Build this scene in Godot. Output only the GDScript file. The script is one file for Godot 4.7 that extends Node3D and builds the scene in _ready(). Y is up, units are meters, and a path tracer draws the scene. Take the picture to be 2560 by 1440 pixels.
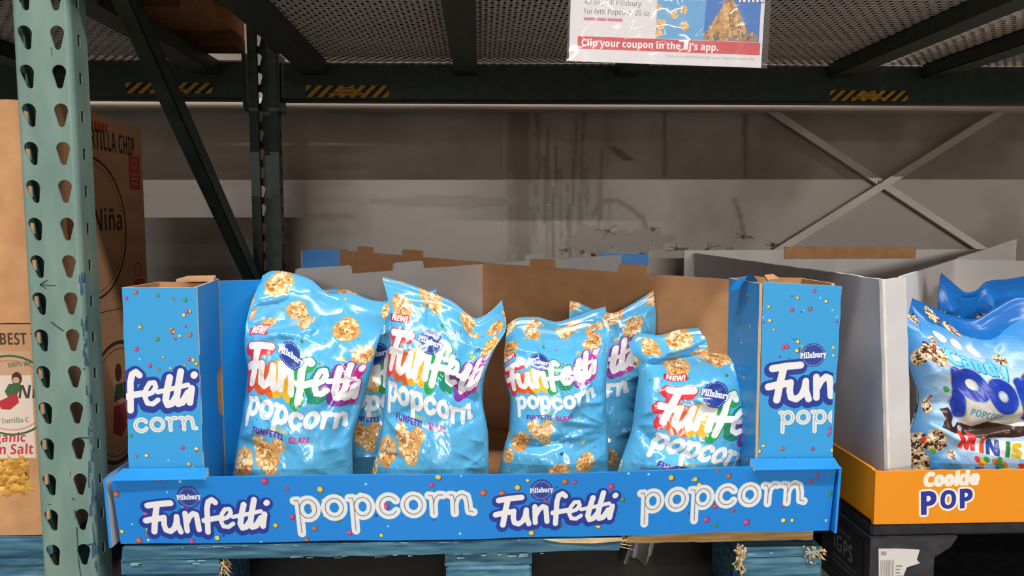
extends Node3D
# A pallet rack bay in a warehouse store. Units are metres, y up; the rack front plane is z = 0, the floor y = 0.

const FOCAL := 1900.0
const EYE := Vector3(0, 0.595, 1.06)
const WALL_Z := -1.42
var fw: Vector3
var rt: Vector3
var up: Vector3
var M := {}
var used := {}
var rng := RandomNumberGenerator.new()

# ---------------------------------------------------------------- camera helpers
func aim_axes():
	var yaw := deg_to_rad(2.41)
	var pit := deg_to_rad(4.8)
	var roll := deg_to_rad(0.15)
	fw = Vector3(sin(yaw) * cos(pit), -sin(pit), -cos(yaw) * cos(pit))
	var r := fw.cross(Vector3.UP).normalized()
	var u := r.cross(fw)
	rt = cos(roll) * r - sin(roll) * u
	up = sin(roll) * r + cos(roll) * u

func pix(x: float, y: float, z: float) -> Vector3:      # the point on the plane z that a pixel of the 2560 x 1440 frame looks at
	var d := fw + rt * ((x - 1280.0) / FOCAL) - up * ((y - 720.0) / FOCAL)
	return EYE + d * ((z - EYE.z) / d.z)

func seen(v: Vector3) -> Vector2:                       # where a point shows in that frame
	var d := v - EYE
	var k := d.dot(fw)
	return Vector2(1280 + FOCAL * d.dot(rt) / k, 720 - FOCAL * d.dot(up) / k)

# ---------------------------------------------------------------- nodes
func numbered(n: String) -> String:
	if not used.has(n):
		used[n] = 0
		return n
	used[n] += 1
	return "%s_%03d" % [n, used[n]]

func thing(called: String, label: String, category: String, at := Vector3.ZERO, group := "") -> Node3D:
	var o := Node3D.new()
	o.name = numbered(called)
	add_child(o)
	o.position = at
	o.set_meta("label", label)
	o.set_meta("category", category)
	if group != "": o.set_meta("group", group)
	return o

func tag(o: Node, label: String, category: String, group := ""):
	o.set_meta("label", label)
	o.set_meta("category", category)
	if group != "": o.set_meta("group", group)

func put(mesh: Mesh, called: String, parent: Node, mat: Material = null) -> MeshInstance3D:
	var o := MeshInstance3D.new()
	o.mesh = mesh
	o.name = numbered(called) if parent == self else called
	if mat: o.material_override = mat
	parent.add_child(o, true)
	if parent is Node3D and parent != self:       # shapes are written in world space: undo where the thing stands
		var q: Node = parent
		var off := Vector3.ZERO
		while q != self and q is Node3D:
			off += (q as Node3D).position
			q = q.get_parent()
		o.position = -off
	return o

func newst() -> SurfaceTool:
	var st := SurfaceTool.new()
	st.begin(Mesh.PRIMITIVE_TRIANGLES)
	return st

func quad(st: SurfaceTool, a: Vector3, b: Vector3, c: Vector3, d: Vector3, ua := Vector2(0, 1), ub := Vector2(1, 1), uc := Vector2(1, 0), ud := Vector2(0, 0)):
	st.set_smooth_group(-1)
	for k in [[a, ua], [c, uc], [b, ub], [a, ua], [d, ud], [c, uc]]:
		st.set_uv(k[1])
		st.add_vertex(k[0])

func done(st: SurfaceTool, mat: Material, mesh: ArrayMesh = null) -> ArrayMesh:
	st.generate_normals()
	if mesh == null: mesh = ArrayMesh.new()
	var n := mesh.get_surface_count()
	st.commit(mesh)
	if mesh.get_surface_count() > n and mat: mesh.surface_set_material(n, mat)
	return mesh

# a box between two corners with chamfered edges, UV in metres
func box_st(st: SurfaceTool, a: Vector3, b: Vector3, bev := 0.0015, xf := Transform3D.IDENTITY):
	var c := (a + b) * 0.5
	var h := (b - a).abs() * 0.5
	var e: float = min(bev, min(h.x, min(h.y, h.z)) * 0.45)
	var pts := {}
	for sx in [-1, 1]:
		for sy in [-1, 1]:
			for sz in [-1, 1]:
				var k := Vector3(sx, sy, sz)
				pts[[k, 0]] = c + Vector3(sx * h.x, sy * (h.y - e), sz * (h.z - e))
				pts[[k, 1]] = c + Vector3(sx * (h.x - e), sy * h.y, sz * (h.z - e))
				pts[[k, 2]] = c + Vector3(sx * (h.x - e), sy * (h.y - e), sz * h.z)
	st.set_smooth_group(-1)
	var tri := func(p: Vector3, q: Vector3, r: Vector3, out: Vector3):
		var n := (q - p).cross(r - p)
		var l := [p, r, q] if n.dot(out) > 0 else [p, q, r]
		var aa := out.abs()
		for v in l:
			var w: Vector3 = v
			var uv := Vector2(w.z, w.y) if aa.x > aa.y and aa.x > aa.z else (Vector2(w.x, w.z) if aa.y > aa.z else Vector2(w.x, w.y))
			st.set_uv(uv)
			st.add_vertex(xf * w)
	var ax := [Vector3.RIGHT, Vector3.UP, Vector3.BACK]
	for i in 3:
		var j := (i + 1) % 3
		var k := (i + 2) % 3
		for s in [-1, 1]:
			var o: Vector3 = ax[i] * s
			var f := []
			for q in [[-1, -1], [1, -1], [1, 1], [-1, 1]]:
				f.append(pts[[o + ax[j] * q[0] + ax[k] * q[1], i]])
			tri.call(f[0], f[1], f[2], o)
			tri.call(f[0], f[2], f[3], o)
			for s2 in [-1, 1]:                       # the edge between face i and face j
				var o2: Vector3 = ax[j] * s2
				var e0 = pts[[o + o2 - ax[k], i]]
				var e1 = pts[[o + o2 + ax[k], i]]
				var e2 = pts[[o + o2 + ax[k], j]]
				var e3 = pts[[o + o2 - ax[k], j]]
				tri.call(e0, e1, e2, o + o2)
				tri.call(e0, e2, e3, o + o2)
	for sx in [-1, 1]:
		for sy in [-1, 1]:
			for sz in [-1, 1]:
				var k := Vector3(sx, sy, sz)
				tri.call(pts[[k, 0]], pts[[k, 1]], pts[[k, 2]], k)

func bx(called: String, parent: Node, a: Vector3, b: Vector3, mat: Material, bev := 0.0015, xf := Transform3D.IDENTITY) -> MeshInstance3D:
	var st := newst()
	box_st(st, a, b, bev, xf)
	return put(done(st, mat), called, parent)

# a flat board: outline in its own plane (along, up), extruded by th; three materials: front, back, edge
func board(called: String, parent: Node, poly: PackedVector2Array, o: Vector3, along: Vector3, upv: Vector3, th: float, mf: Material, mb: Material, me: Material, uvrect := Rect2()) -> MeshInstance3D:
	var n := along.cross(upv).normalized()
	var idx := Geometry2D.triangulate_polygon(poly)
	var mesh := ArrayMesh.new()
	var uvof := func(p: Vector2) -> Vector2:
		if uvrect.size.x > 0: return Vector2((p.x - uvrect.position.x) / uvrect.size.x, 1.0 - (p.y - uvrect.position.y) / uvrect.size.y)
		return p
	for side in 2:
		var st := newst()
		st.set_smooth_group(-1)
		var off := n * (0.0 if side == 0 else -th)
		for t in range(0, idx.size(), 3):
			var a := poly[idx[t]]
			var b := poly[idx[t + 1]]
			var c := poly[idx[t + 2]]
			var ccw := (b - a).cross(c - a) > 0
			var tri := [a, c, b] if ccw == (side == 0) else [a, b, c]
			for p in tri:
				st.set_uv(uvof.call(p))
				st.add_vertex(o + along * p.x + upv * p.y + off)
		done(st, mf if side == 0 else mb, mesh)
	var se := newst()
	for i in poly.size():
		var p := poly[i]
		var q := poly[(i + 1) % poly.size()]
		var a := o + along * p.x + upv * p.y
		var b := o + along * q.x + upv * q.y
		quad(se, a, b, b - n * th, a - n * th, p, q, q, p)
	done(se, me, mesh)
	return put(mesh, called, parent)

# a swept tube along points
func tube_st(st: SurfaceTool, pts: Array, r: float, sides := 8, taper := 1.0):
	for i in pts.size() - 1:
		var a: Vector3 = pts[i]
		var b: Vector3 = pts[i + 1]
		var d := (b - a).normalized()
		var s := d.cross(Vector3.UP if absf(d.y) < 0.9 else Vector3.RIGHT).normalized()
		var t := d.cross(s)
		var r0 := r * lerpf(1.0, taper, float(i) / (pts.size() - 1))
		var r1 := r * lerpf(1.0, taper, float(i + 1) / (pts.size() - 1))
		for k in sides:
			var w0 := TAU * k / sides
			var w1 := TAU * (k + 1) / sides
			var n0 := s * cos(w0) + t * sin(w0)
			var n1 := s * cos(w1) + t * sin(w1)
			quad(st, a + n0 * r0, a + n1 * r0, b + n1 * r1, b + n0 * r1)

# ---------------------------------------------------------------- print: polygons and strokes rasterised into an image
class Print:
	var im: Image
	var sc: Vector2
	var org: Vector2
	var w: int
	var h: int
	var xf := Transform2D.IDENTITY
	func _init(area: Rect2, tw: int, th: int, bg: Color):
		w = tw * 2
		h = th * 2
		im = Image.create(w, h, false, Image.FORMAT_RGBA8)
		im.fill(bg)
		org = area.position
		sc = Vector2(w, h) / area.size
	func m(p: Vector2) -> Vector2:
		return (xf * p - org) * sc
	func raw(polys: Array, col: Color):
		var y0 := 1e9
		var y1 := -1e9
		for p in polys:
			for v in p:
				y0 = minf(y0, v.y)
				y1 = maxf(y1, v.y)
		for y in range(maxi(0, int(floor(y0))), mini(h - 1, int(ceil(y1))) + 1):
			var yc := y + 0.5
			var xs := []
			for p in polys:
				var n: int = p.size()
				var a: Vector2 = p[n - 1]
				for i in n:
					var b: Vector2 = p[i]
					if (a.y <= yc) != (b.y <= yc):
						xs.append(a.x + (yc - a.y) / (b.y - a.y) * (b.x - a.x))
					a = b
			xs.sort()
			for i in range(0, xs.size() - 1, 2):
				var xa := maxi(0, int(round(xs[i])))
				var xb := mini(w, int(round(xs[i + 1])))
				if xb > xa: im.fill_rect(Rect2i(xa, y, xb - xa, 1), col)
	func poly(pts: Array, col: Color):
		var q := PackedVector2Array()
		for p in pts: q.append(m(p))
		raw([q], col)
	func rect(r: Rect2, col: Color):
		poly([r.position, Vector2(r.end.x, r.position.y), r.end, Vector2(r.position.x, r.end.y)], col)
	func ring(c: Vector2, r0: Vector2, r1: Vector2, col: Color, rot := 0.0):
		var a := PackedVector2Array()
		var b := PackedVector2Array()
		for i in 40:
			var t := TAU * i / 40
			a.append(m(c + (Vector2(cos(t), sin(t)) * r1).rotated(rot)))
			b.append(m(c + (Vector2(cos(t), sin(t)) * r0).rotated(rot)))
		raw([a] if r0.x <= 0 else [a, b], col)
	func disc(c: Vector2, r: float, col: Color):
		ring(c, Vector2.ZERO, Vector2(r, r), col)
	func stroke(pts: Array, width: float, col: Color, off := Vector2.ZERO):
		var q := PackedVector2Array()
		for p in pts: q.append(m(p + off))
		var k := xf.get_scale().y * sc.y
		raw(Geometry2D.offset_polyline(q, maxf(width * 0.5 * k, 0.5), Geometry2D.JOIN_ROUND, Geometry2D.END_ROUND), col)
	func text(s: String, at: Vector2, size: float, col: Color, bold := false, serif := false, rot := 0.0, stretch := 1.0, slant := 0.0, centre := false, fat := 0.0):
		var tm := TextMesh.new()
		var f := SystemFont.new()
		f.font_names = PackedStringArray(["Droid Serif" if serif else "Droid Sans"])
		f.font_weight = 700 if bold else 400
		tm.font = f
		tm.text = s
		tm.font_size = 64
		tm.pixel_size = 1.0
		tm.depth = 0.0
		tm.horizontal_alignment = HORIZONTAL_ALIGNMENT_CENTER if centre else HORIZONTAL_ALIGNMENT_LEFT
		tm.vertical_alignment = VERTICAL_ALIGNMENT_CENTER
		var arr := tm.surface_get_arrays(0)
		var vs: PackedVector3Array = arr[Mesh.ARRAY_VERTEX]
		var idx = arr[Mesh.ARRAY_INDEX]
		var k := size / 64.0
		var lo := 0.0 if centre else tm.get_aabb().position.x
		var list := []
		var count: int = idx.size() if idx else vs.size()
		for i in count:
			var v: Vector3 = vs[idx[i]] if idx else vs[i]
			var p := Vector2((v.x - lo) * k * stretch + v.y * k * slant, -v.y * k).rotated(rot) + at
			list.append(p)
		var offs := [Vector2.ZERO]
		if fat > 0:
			for q in 12: offs.append(Vector2(fat, 0).rotated(TAU * q / 12))
		for o in offs:
			for i in range(0, count - 2, 3):
				raw([PackedVector2Array([m(list[i] + o), m(list[i + 1] + o), m(list[i + 2] + o)])], col)
	func tex() -> ImageTexture:
		im.resize(w / 2, h / 2, Image.INTERPOLATE_BILINEAR)
		im.convert(Image.FORMAT_RGB8)
		im.generate_mipmaps()
		return ImageTexture.create_from_image(im)

func c8(r: int, g: int, b: int) -> Color:
	return Color8(r, g, b)

# the brush-script word, one list of strokes a letter (units: a drawing 810 wide, baselines near y 550)
func script_letters() -> Array:
	return [
		[[Vector2(325, 376), Vector2(400, 364), Vector2(474, 358)], [Vector2(385, 372), Vector2(368, 450), Vector2(352, 548)], [Vector2(305, 476), Vector2(350, 466), Vector2(412, 458)]],
		[[Vector2(424, 452), Vector2(420, 500), Vector2(428, 535), Vector2(456, 546), Vector2(484, 524), Vector2(500, 486), Vector2(506, 446)], [Vector2(506, 446), Vector2(508, 500), Vector2(524, 546)]],
		[[Vector2(562, 424), Vector2(564, 480), Vector2(566, 538)], [Vector2(566, 490), Vector2(588, 446), Vector2(614, 424), Vector2(634, 432), Vector2(638, 470), Vector2(644, 530)]],
		[[Vector2(762, 352), Vector2(742, 334), Vector2(718, 348), Vector2(706, 392), Vector2(704, 460), Vector2(700, 546)], [Vector2(682, 470), Vector2(730, 460), Vector2(782, 452)]],
		[[Vector2(796, 462), Vector2(836, 448), Vector2(858, 418), Vector2(850, 394), Vector2(822, 396), Vector2(798, 430), Vector2(790, 474), Vector2(804, 508), Vector2(836, 512), Vector2(868, 490)]],
		[[Vector2(944, 366), Vector2(926, 430), Vector2(914, 490), Vector2(926, 518), Vector2(952, 510), Vector2(982, 470)], [Vector2(868, 446), Vector2(960, 428)]],
		[[Vector2(1012, 334), Vector2(994, 410), Vector2(980, 480), Vector2(990, 512), Vector2(1016, 504), Vector2(1050, 452)], [Vector2(950, 430), Vector2(1052, 408)]],
		[[Vector2(1074, 428), Vector2(1064, 480), Vector2(1060, 506)], [Vector2(1090, 356), Vector2(1094, 352)]],
	]

# "popcorn" drawn as thick monoline letters; x height 1, returned as strokes with the pen at the middle of the line
func slab_word(word: String) -> Array:
	var out := []
	var x := 0.0
	var bowl := func(c: Vector2, r: Vector2, a0: float, a1: float) -> Array:
		var l := []
		for i in 25:
			var t := lerpf(a0, a1, i / 24.0)
			l.append(c + Vector2(cos(t), sin(t)) * r)
		return l
	for ch in word:
		if ch == "p":
			out.append([Vector2(x - 0.1, 0.12), Vector2(x + 0.06, 0.12), Vector2(x + 0.1, 0.3), Vector2(x + 0.1, 1.52)])
			out.append(bowl.call(Vector2(x + 0.48, 0.5), Vector2(0.37, 0.4), -PI, PI))
			x += 1.23
		elif ch == "o":
			out.append(bowl.call(Vector2(x + 0.4, 0.5), Vector2(0.4, 0.4), -PI, PI))
			x += 1.17
		elif ch == "c":
			out.append(bowl.call(Vector2(x + 0.4, 0.5), Vector2(0.4, 0.4), 0.6, TAU - 0.6))
			x += 1.1
		elif ch == "r":
			out.append([Vector2(x - 0.08, 0.12), Vector2(x + 0.08, 0.14), Vector2(x + 0.12, 0.3), Vector2(x + 0.12, 0.92)])
			out.append([Vector2(x + 0.12, 0.5), Vector2(x + 0.2, 0.22), Vector2(x + 0.38, 0.1), Vector2(x + 0.56, 0.12)])
			x += 0.93
		elif ch == "n":
			out.append([Vector2(x - 0.08, 0.12), Vector2(x + 0.08, 0.14), Vector2(x + 0.12, 0.3), Vector2(x + 0.12, 0.92)])
			out.append([Vector2(x + 0.12, 0.5), Vector2(x + 0.22, 0.22), Vector2(x + 0.46, 0.1), Vector2(x + 0.68, 0.2), Vector2(x + 0.74, 0.5), Vector2(x + 0.76, 0.85), Vector2(x + 0.95, 0.9)])
			x += 1.1
	return out

# the printed logo word: map = where the 810-unit drawing goes
func logo(p: Print, map: Transform2D, plain := true, letters := [0, 1, 2, 3, 4, 5, 6, 7]):
	var ls := script_letters()
	p.xf = map
	if plain:
		var navy := c8(30, 56, 150)
		for i in letters:
			for s in ls[i]: p.stroke(s, 84, navy, Vector2(-4, 8))
		for i in letters:
			for s in ls[i]: p.stroke(s, [40, 36, 36, 36, 28, 38, 38, 38][i] if s.size() > 2 or i == 7 else 27, c8(238, 236, 236))
	else:
		var cols := [c8(224, 52, 66), c8(232, 96, 44), c8(240, 178, 40), c8(44, 158, 84), c8(36, 140, 110), c8(126, 58, 158), c8(158, 54, 156), c8(206, 50, 140)]
		for k in 3:
			for i in letters:
				for s in ls[i]: p.stroke(s, 56, cols[i], Vector2(-3 - 7 * k, 4 + 9 * k))
		for i in letters:
			for s in ls[i]: p.stroke(s, [38, 36, 36, 36, 28, 36, 36, 38][i] if s.size() > 2 or i == 7 else 26, c8(246, 244, 242))
	p.xf = Transform2D.IDENTITY

func slab(p: Print, at: Vector2, xh: float, wide: float, rot: float, white: Color, line: Color, word := "popcorn", pen := 0.3):
	var ss := slab_word(word)
	p.xf = Transform2D(rot, Vector2(xh * wide, xh), 0.0, at)
	for s in ss: p.stroke(s, pen, white)
	if line.a > 0:
		for s in ss: p.stroke(s, 0.035, line)
	p.xf = Transform2D.IDENTITY

func emblem(p: Print, c: Vector2, r: float, rot := 0.0):
	p.disc(c, r, c8(38, 66, 150))
	for i in 36:
		var t := TAU * i / 36
		p.disc(c + Vector2(cos(t), sin(t)) * r * 0.88, r * 0.035, c8(225, 230, 240))
	p.text("Pillsbury", c, r * 0.62, c8(38, 66, 150), true, true, rot, 0.78, 0.0, true, r * 0.06)
	p.text("Pillsbury", c, r * 0.62, c8(244, 244, 248), true, true, rot, 0.78, 0.0, true, r * 0.02)

# a printed piece of popcorn
func kernel(p: Print, c: Vector2, r: float, sd: int, choc := false):
	var g := RandomNumberGenerator.new()
	g.seed = sd * 7919 + 13
	var base := []
	for i in 18:
		var t := TAU * i / 18
		base.append(c + Vector2(cos(t), sin(t)) * r * g.randf_range(0.84, 1.06))
	p.poly(base, c8(214, 160, 96))
	var tones := [c8(232, 190, 126), c8(246, 222, 170), c8(214, 150, 80), c8(240, 208, 150), c8(190, 122, 62), c8(250, 232, 196), c8(226, 168, 92)]
	if choc: tones = [c8(240, 226, 196), c8(226, 200, 150), c8(70, 38, 26), c8(236, 216, 176), c8(96, 52, 34), c8(248, 240, 224), c8(60, 32, 24)]
	for i in 90:
		var q := c + Vector2(sqrt(g.randf()) * 0.86 * r, 0).rotated(g.randf() * TAU)
		var rr := r * g.randf_range(0.05, 0.2)
		var l := []
		for k in 9:
			var t := TAU * k / 9
			l.append(q + Vector2(cos(t) * 1.2, sin(t)).rotated(g.randf() * 0.6) * rr * g.randf_range(0.7, 1.1))
		p.poly(l, tones[g.randi() % tones.size()])
	var bits := [c8(96, 54, 30), c8(60, 110, 60), c8(190, 60, 60), c8(70, 60, 110), c8(130, 74, 36)]
	for i in 12:
		p.disc(c + Vector2(g.randf_range(0.1, 0.85) * r, 0).rotated(g.randf() * TAU), r * g.randf_range(0.025, 0.06), bits[g.randi() % bits.size()])

func butterfly(p: Print, c: Vector2, r: float, sd: int):
	kernel(p, c + Vector2(-0.55, -0.5) * r, r * 0.5, sd)
	kernel(p, c + Vector2(0.6, -0.62) * r, r * 0.42, sd + 1)
	kernel(p, c + Vector2(0.0, 0.05) * r, r * 0.78, sd + 2)
	kernel(p, c + Vector2(0.25, 0.6) * r, r * 0.46, sd + 3)

const DOTS := [[200, 60, 120], [206, 92, 60], [228, 190, 60], [60, 150, 70], [24, 70, 160], [170, 215, 240], [190, 70, 130], [236, 216, 90]]
func confetti(p: Print, area: Rect2, n: int, rmin: float, rmax: float, sd: int, rim := true):
	var g := RandomNumberGenerator.new()
	g.seed = sd
	for i in n:
		var q := area.position + Vector2(g.randf(), g.randf()) * area.size
		var k: int = g.randi() % DOTS.size()
		var col := c8(DOTS[k][0], DOTS[k][1], DOTS[k][2])
		var r := g.randf_range(rmin, rmax)
		if k == 5 or k == 4: r *= 0.55
		if rim and k != 5 and k != 4: p.disc(q + Vector2(0.25, 0.1) * r, r * 1.28, c8(70, 84, 88) if k != 0 and k != 6 else c8(110, 60, 120))
		p.disc(q, r, col)
		if rim and r > rmin * 1.2 and k != 5 and k != 4: p.disc(q + Vector2(-0.2, -0.1) * r, r * 0.55, col.lightened(0.18))

# ---------------------------------------------------------------- materials
func mat(col: Color, rough := 0.7, metal := 0.0) -> StandardMaterial3D:
	var m := StandardMaterial3D.new()
	m.albedo_color = col
	m.roughness = rough
	m.metallic = metal
	m.cull_mode = BaseMaterial3D.CULL_DISABLED
	return m

func tmat(t: Texture2D, rough := 0.7) -> StandardMaterial3D:
	var m := mat(Color.WHITE, rough)
	m.albedo_texture = t
	return m

func noise_tex(sd: int, freq: float, a: Color, b: Color, w := 512, h := 512, oct := 4, mid := 0.5) -> Texture2D:
	var n := FastNoiseLite.new()
	n.seed = sd
	n.frequency = freq
	n.fractal_octaves = oct
	var im := n.get_seamless_image(w, h)
	im.convert(Image.FORMAT_L8)
	var d := im.get_data()
	var o := PackedByteArray()
	o.resize(w * h * 3)
	var lut := []
	for i in 256:
		var t := clampf((i / 255.0 - 0.5) * 1.4 + mid, 0, 1)
		lut.append(a.lerp(b, t))
	for i in d.size():
		var c: Color = lut[d[i]]
		o[i * 3] = int(c.r * 255)
		o[i * 3 + 1] = int(c.g * 255)
		o[i * 3 + 2] = int(c.b * 255)
	var r := Image.create_from_data(w, h, false, Image.FORMAT_RGB8, o)
	r.generate_mipmaps()
	return ImageTexture.create_from_image(r)

func tri(m: StandardMaterial3D, s: Vector3) -> StandardMaterial3D:
	m.uv1_triplanar = true
	m.uv1_world_triplanar = true
	m.uv1_scale = s
	return m

func make_materials():
	M.kraft = tri(tmat(noise_tex(3, 0.02, c8(188, 136, 92), c8(208, 156, 110), 256, 256), 0.85), Vector3(3, 3, 3))
	M.white_card = tri(tmat(noise_tex(5, 0.015, c8(214, 211, 210), c8(226, 223, 222), 256, 256), 0.6), Vector3(2, 2, 2))
	M.blue_card = mat(c8(24, 138, 220), 0.42)
	M.orange_card = tri(tmat(noise_tex(6, 0.02, c8(240, 146, 10), c8(246, 156, 18), 128, 128), 0.42), Vector3(3, 3, 3))
	M.edge = mat(c8(196, 170, 140), 0.9)
	M.white_edge = mat(c8(225, 220, 214), 0.85)
	M.dark_green = tri(tmat(noise_tex(7, 0.03, c8(42, 56, 50), c8(56, 68, 60), 256, 256), 0.5), Vector3(3, 3, 3))
	M.mint = tri(tmat(noise_tex(8, 0.02, c8(104, 132, 124), c8(124, 148, 138), 256, 256, 5), 0.5), Vector3(4, 1.2, 4))
	M.deck = tri(tmat(noise_tex(9, 0.05, c8(232, 226, 220), c8(246, 241, 236), 128, 128), 0.55), Vector3(6, 6, 6))
	M.concrete = tri(tmat(noise_tex(10, 0.02, c8(112, 109, 105), c8(134, 130, 125), 256, 256, 5), 0.45), Vector3(0.6, 0.6, 0.6))
	M.plaster = tri(tmat(noise_tex(11, 0.02, c8(196, 188, 176), c8(210, 204, 192), 256, 256), 0.7), Vector3(0.7, 0.7, 0.7))
	M.roof = mat(c8(52, 50, 48), 0.8)
	M.hall = mat(c8(44, 42, 40), 0.8)
	M.black_plastic = tri(tmat(noise_tex(12, 0.03, c8(38, 38, 42), c8(54, 54, 58), 256, 256, 5), 0.5), Vector3(5, 5, 5))
	var wn := noise_tex(13, 0.018, c8(24, 72, 104), c8(92, 136, 150), 512, 512, 6)
	M.blue_wood = tri(tmat(wn, 0.8), Vector3(0.8, 9, 9))
	M.blue_wood2 = tri(tmat(noise_tex(14, 0.02, c8(34, 84, 114), c8(104, 148, 160), 512, 512, 6), 0.8), Vector3(1.2, 7, 7))
	M.bare_wood = tri(tmat(noise_tex(15, 0.02, c8(158, 120, 72), c8(206, 172, 118), 512, 512, 6), 0.85), Vector3(0.9, 14, 14))
	M.splinter = tri(tmat(noise_tex(16, 0.03, c8(196, 164, 112), c8(232, 210, 168), 128, 128), 0.9), Vector3(4, 20, 20))
	M.worn_paint = mat(c8(132, 170, 180), 0.8)
	M.dark_wood = tri(tmat(noise_tex(17, 0.02, c8(94, 62, 42), c8(124, 86, 60), 256, 256, 5), 0.85), Vector3(1, 8, 8))
	M.steel = mat(c8(170, 168, 164), 0.35, 0.9)
	M.grey_film = mat(c8(150, 146, 142), 0.35)

# ---------------------------------------------------------------- room
func build_room():
	var root_wall := bx("wall_back", self, Vector3(-8, -0.1, WALL_Z - 0.25), Vector3(8, 5.7, WALL_Z - 0.012), M.plaster, 0)
	root_wall.set_meta("kind", "structure")
	for d in [["floor", Vector3(-8, -0.12, WALL_Z - 0.02), Vector3(8, 0, 36.2), M.concrete], ["ceiling", Vector3(-8, 5.6, WALL_Z - 0.02), Vector3(8, 5.72, 36.2), M.roof], ["wall_front", Vector3(-8, 0, 36), Vector3(8, 5.6, 36.2), M.hall], ["wall_left", Vector3(-8.2, -0.1, WALL_Z), Vector3(-8, 5.7, 36.2), M.hall], ["wall_right", Vector3(8, -0.1, WALL_Z), Vector3(8.2, 5.7, 36.2), M.hall]]:
		bx(d[0], self, d[1], d[2], d[3], 0).set_meta("kind", "structure")
	# two sheets of the wall lining, the right one lapping over the left
	var t := wall_print()
	var m := tmat(t, 0.42)
	var reg := Rect2(-1.6, 0, 4.4, 1.6)
	for s in [[-1.6, 0.072, 0.0], [0.072, 2.8, 0.006]]:
		var poly := PackedVector2Array([Vector2(s[0], 0.02), Vector2(s[1], 0.02), Vector2(s[1], 1.6), Vector2(s[0], 1.6)])
		board("lining_panel", root_wall, poly, Vector3(0, 0, WALL_Z + s[2]), Vector3.RIGHT, Vector3.UP, 0.012, m, m, M.plaster, reg)
	# ledge along the wall that catches light from above
	var prof := [[0.0, 0.952], [0.072, 0.952], [0.072, 0.957], [0.036, 0.988], [0.0, 0.988]]
	var gs := newst()
	for i in prof.size():
		var a: Array = prof[i]
		var b: Array = prof[(i + 1) % prof.size()]
		quad(gs, Vector3(-3, a[1], WALL_Z + 0.007 + a[0]), Vector3(3.4, a[1], WALL_Z + 0.007 + a[0]), Vector3(3.4, b[1], WALL_Z + 0.007 + b[0]), Vector3(-3, b[1], WALL_Z + 0.007 + b[0]))
	var g := put(done(gs, M.plaster), "trim_1", self)
	g.set_meta("kind", "structure")
	# crossed wall braces
	var pts := [[Vector2(1905, 262), Vector2(2480, 640)], [Vector2(2530, 262), Vector2(1900, 655)]]
	for i in 2:
		var z := WALL_Z + 0.03 + 0.022 * i
		var a := pix(pts[i][0].x, pts[i][0].y, z)
		var b := pix(pts[i][1].x, pts[i][1].y, z)
		var d := (b - a).normalized()
		a -= d * 0.0
		b += d * 0.3
		var n := Vector3(-d.y, d.x, 0)
		var w := 0.0125
		var poly := PackedVector2Array([Vector2(0, -w), Vector2((b - a).length(), -w), Vector2((b - a).length(), w), Vector2(0, w)])
		var o := thing("wall_brace", ["pale steel wall brace sloping down to the right, behind the other", "pale steel wall brace sloping down to the left, over the other"][i], "brace", a, "crossed wall braces")
		board("flat_bar", o, poly, a, d, n, 0.006, M.plaster, M.plaster, M.plaster)
		board("stiffening_rib", o, PackedVector2Array([Vector2(0, -w), Vector2((b - a).length(), -w), Vector2((b - a).length(), -w + 0.004), Vector2(0, -w + 0.004)]), a + Vector3(0, 0, 0.008), d, n, 0.008, M.plaster, M.plaster, M.plaster)
		if i == 1:
			var c := pix(2199, 455, z + 0.004)
			var st := newst()
			tube_st(st, [c, c + Vector3(0, 0, 0.007)], 0.006, 8)
			put(done(st, M.dark_green), "bolt", o)

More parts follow.
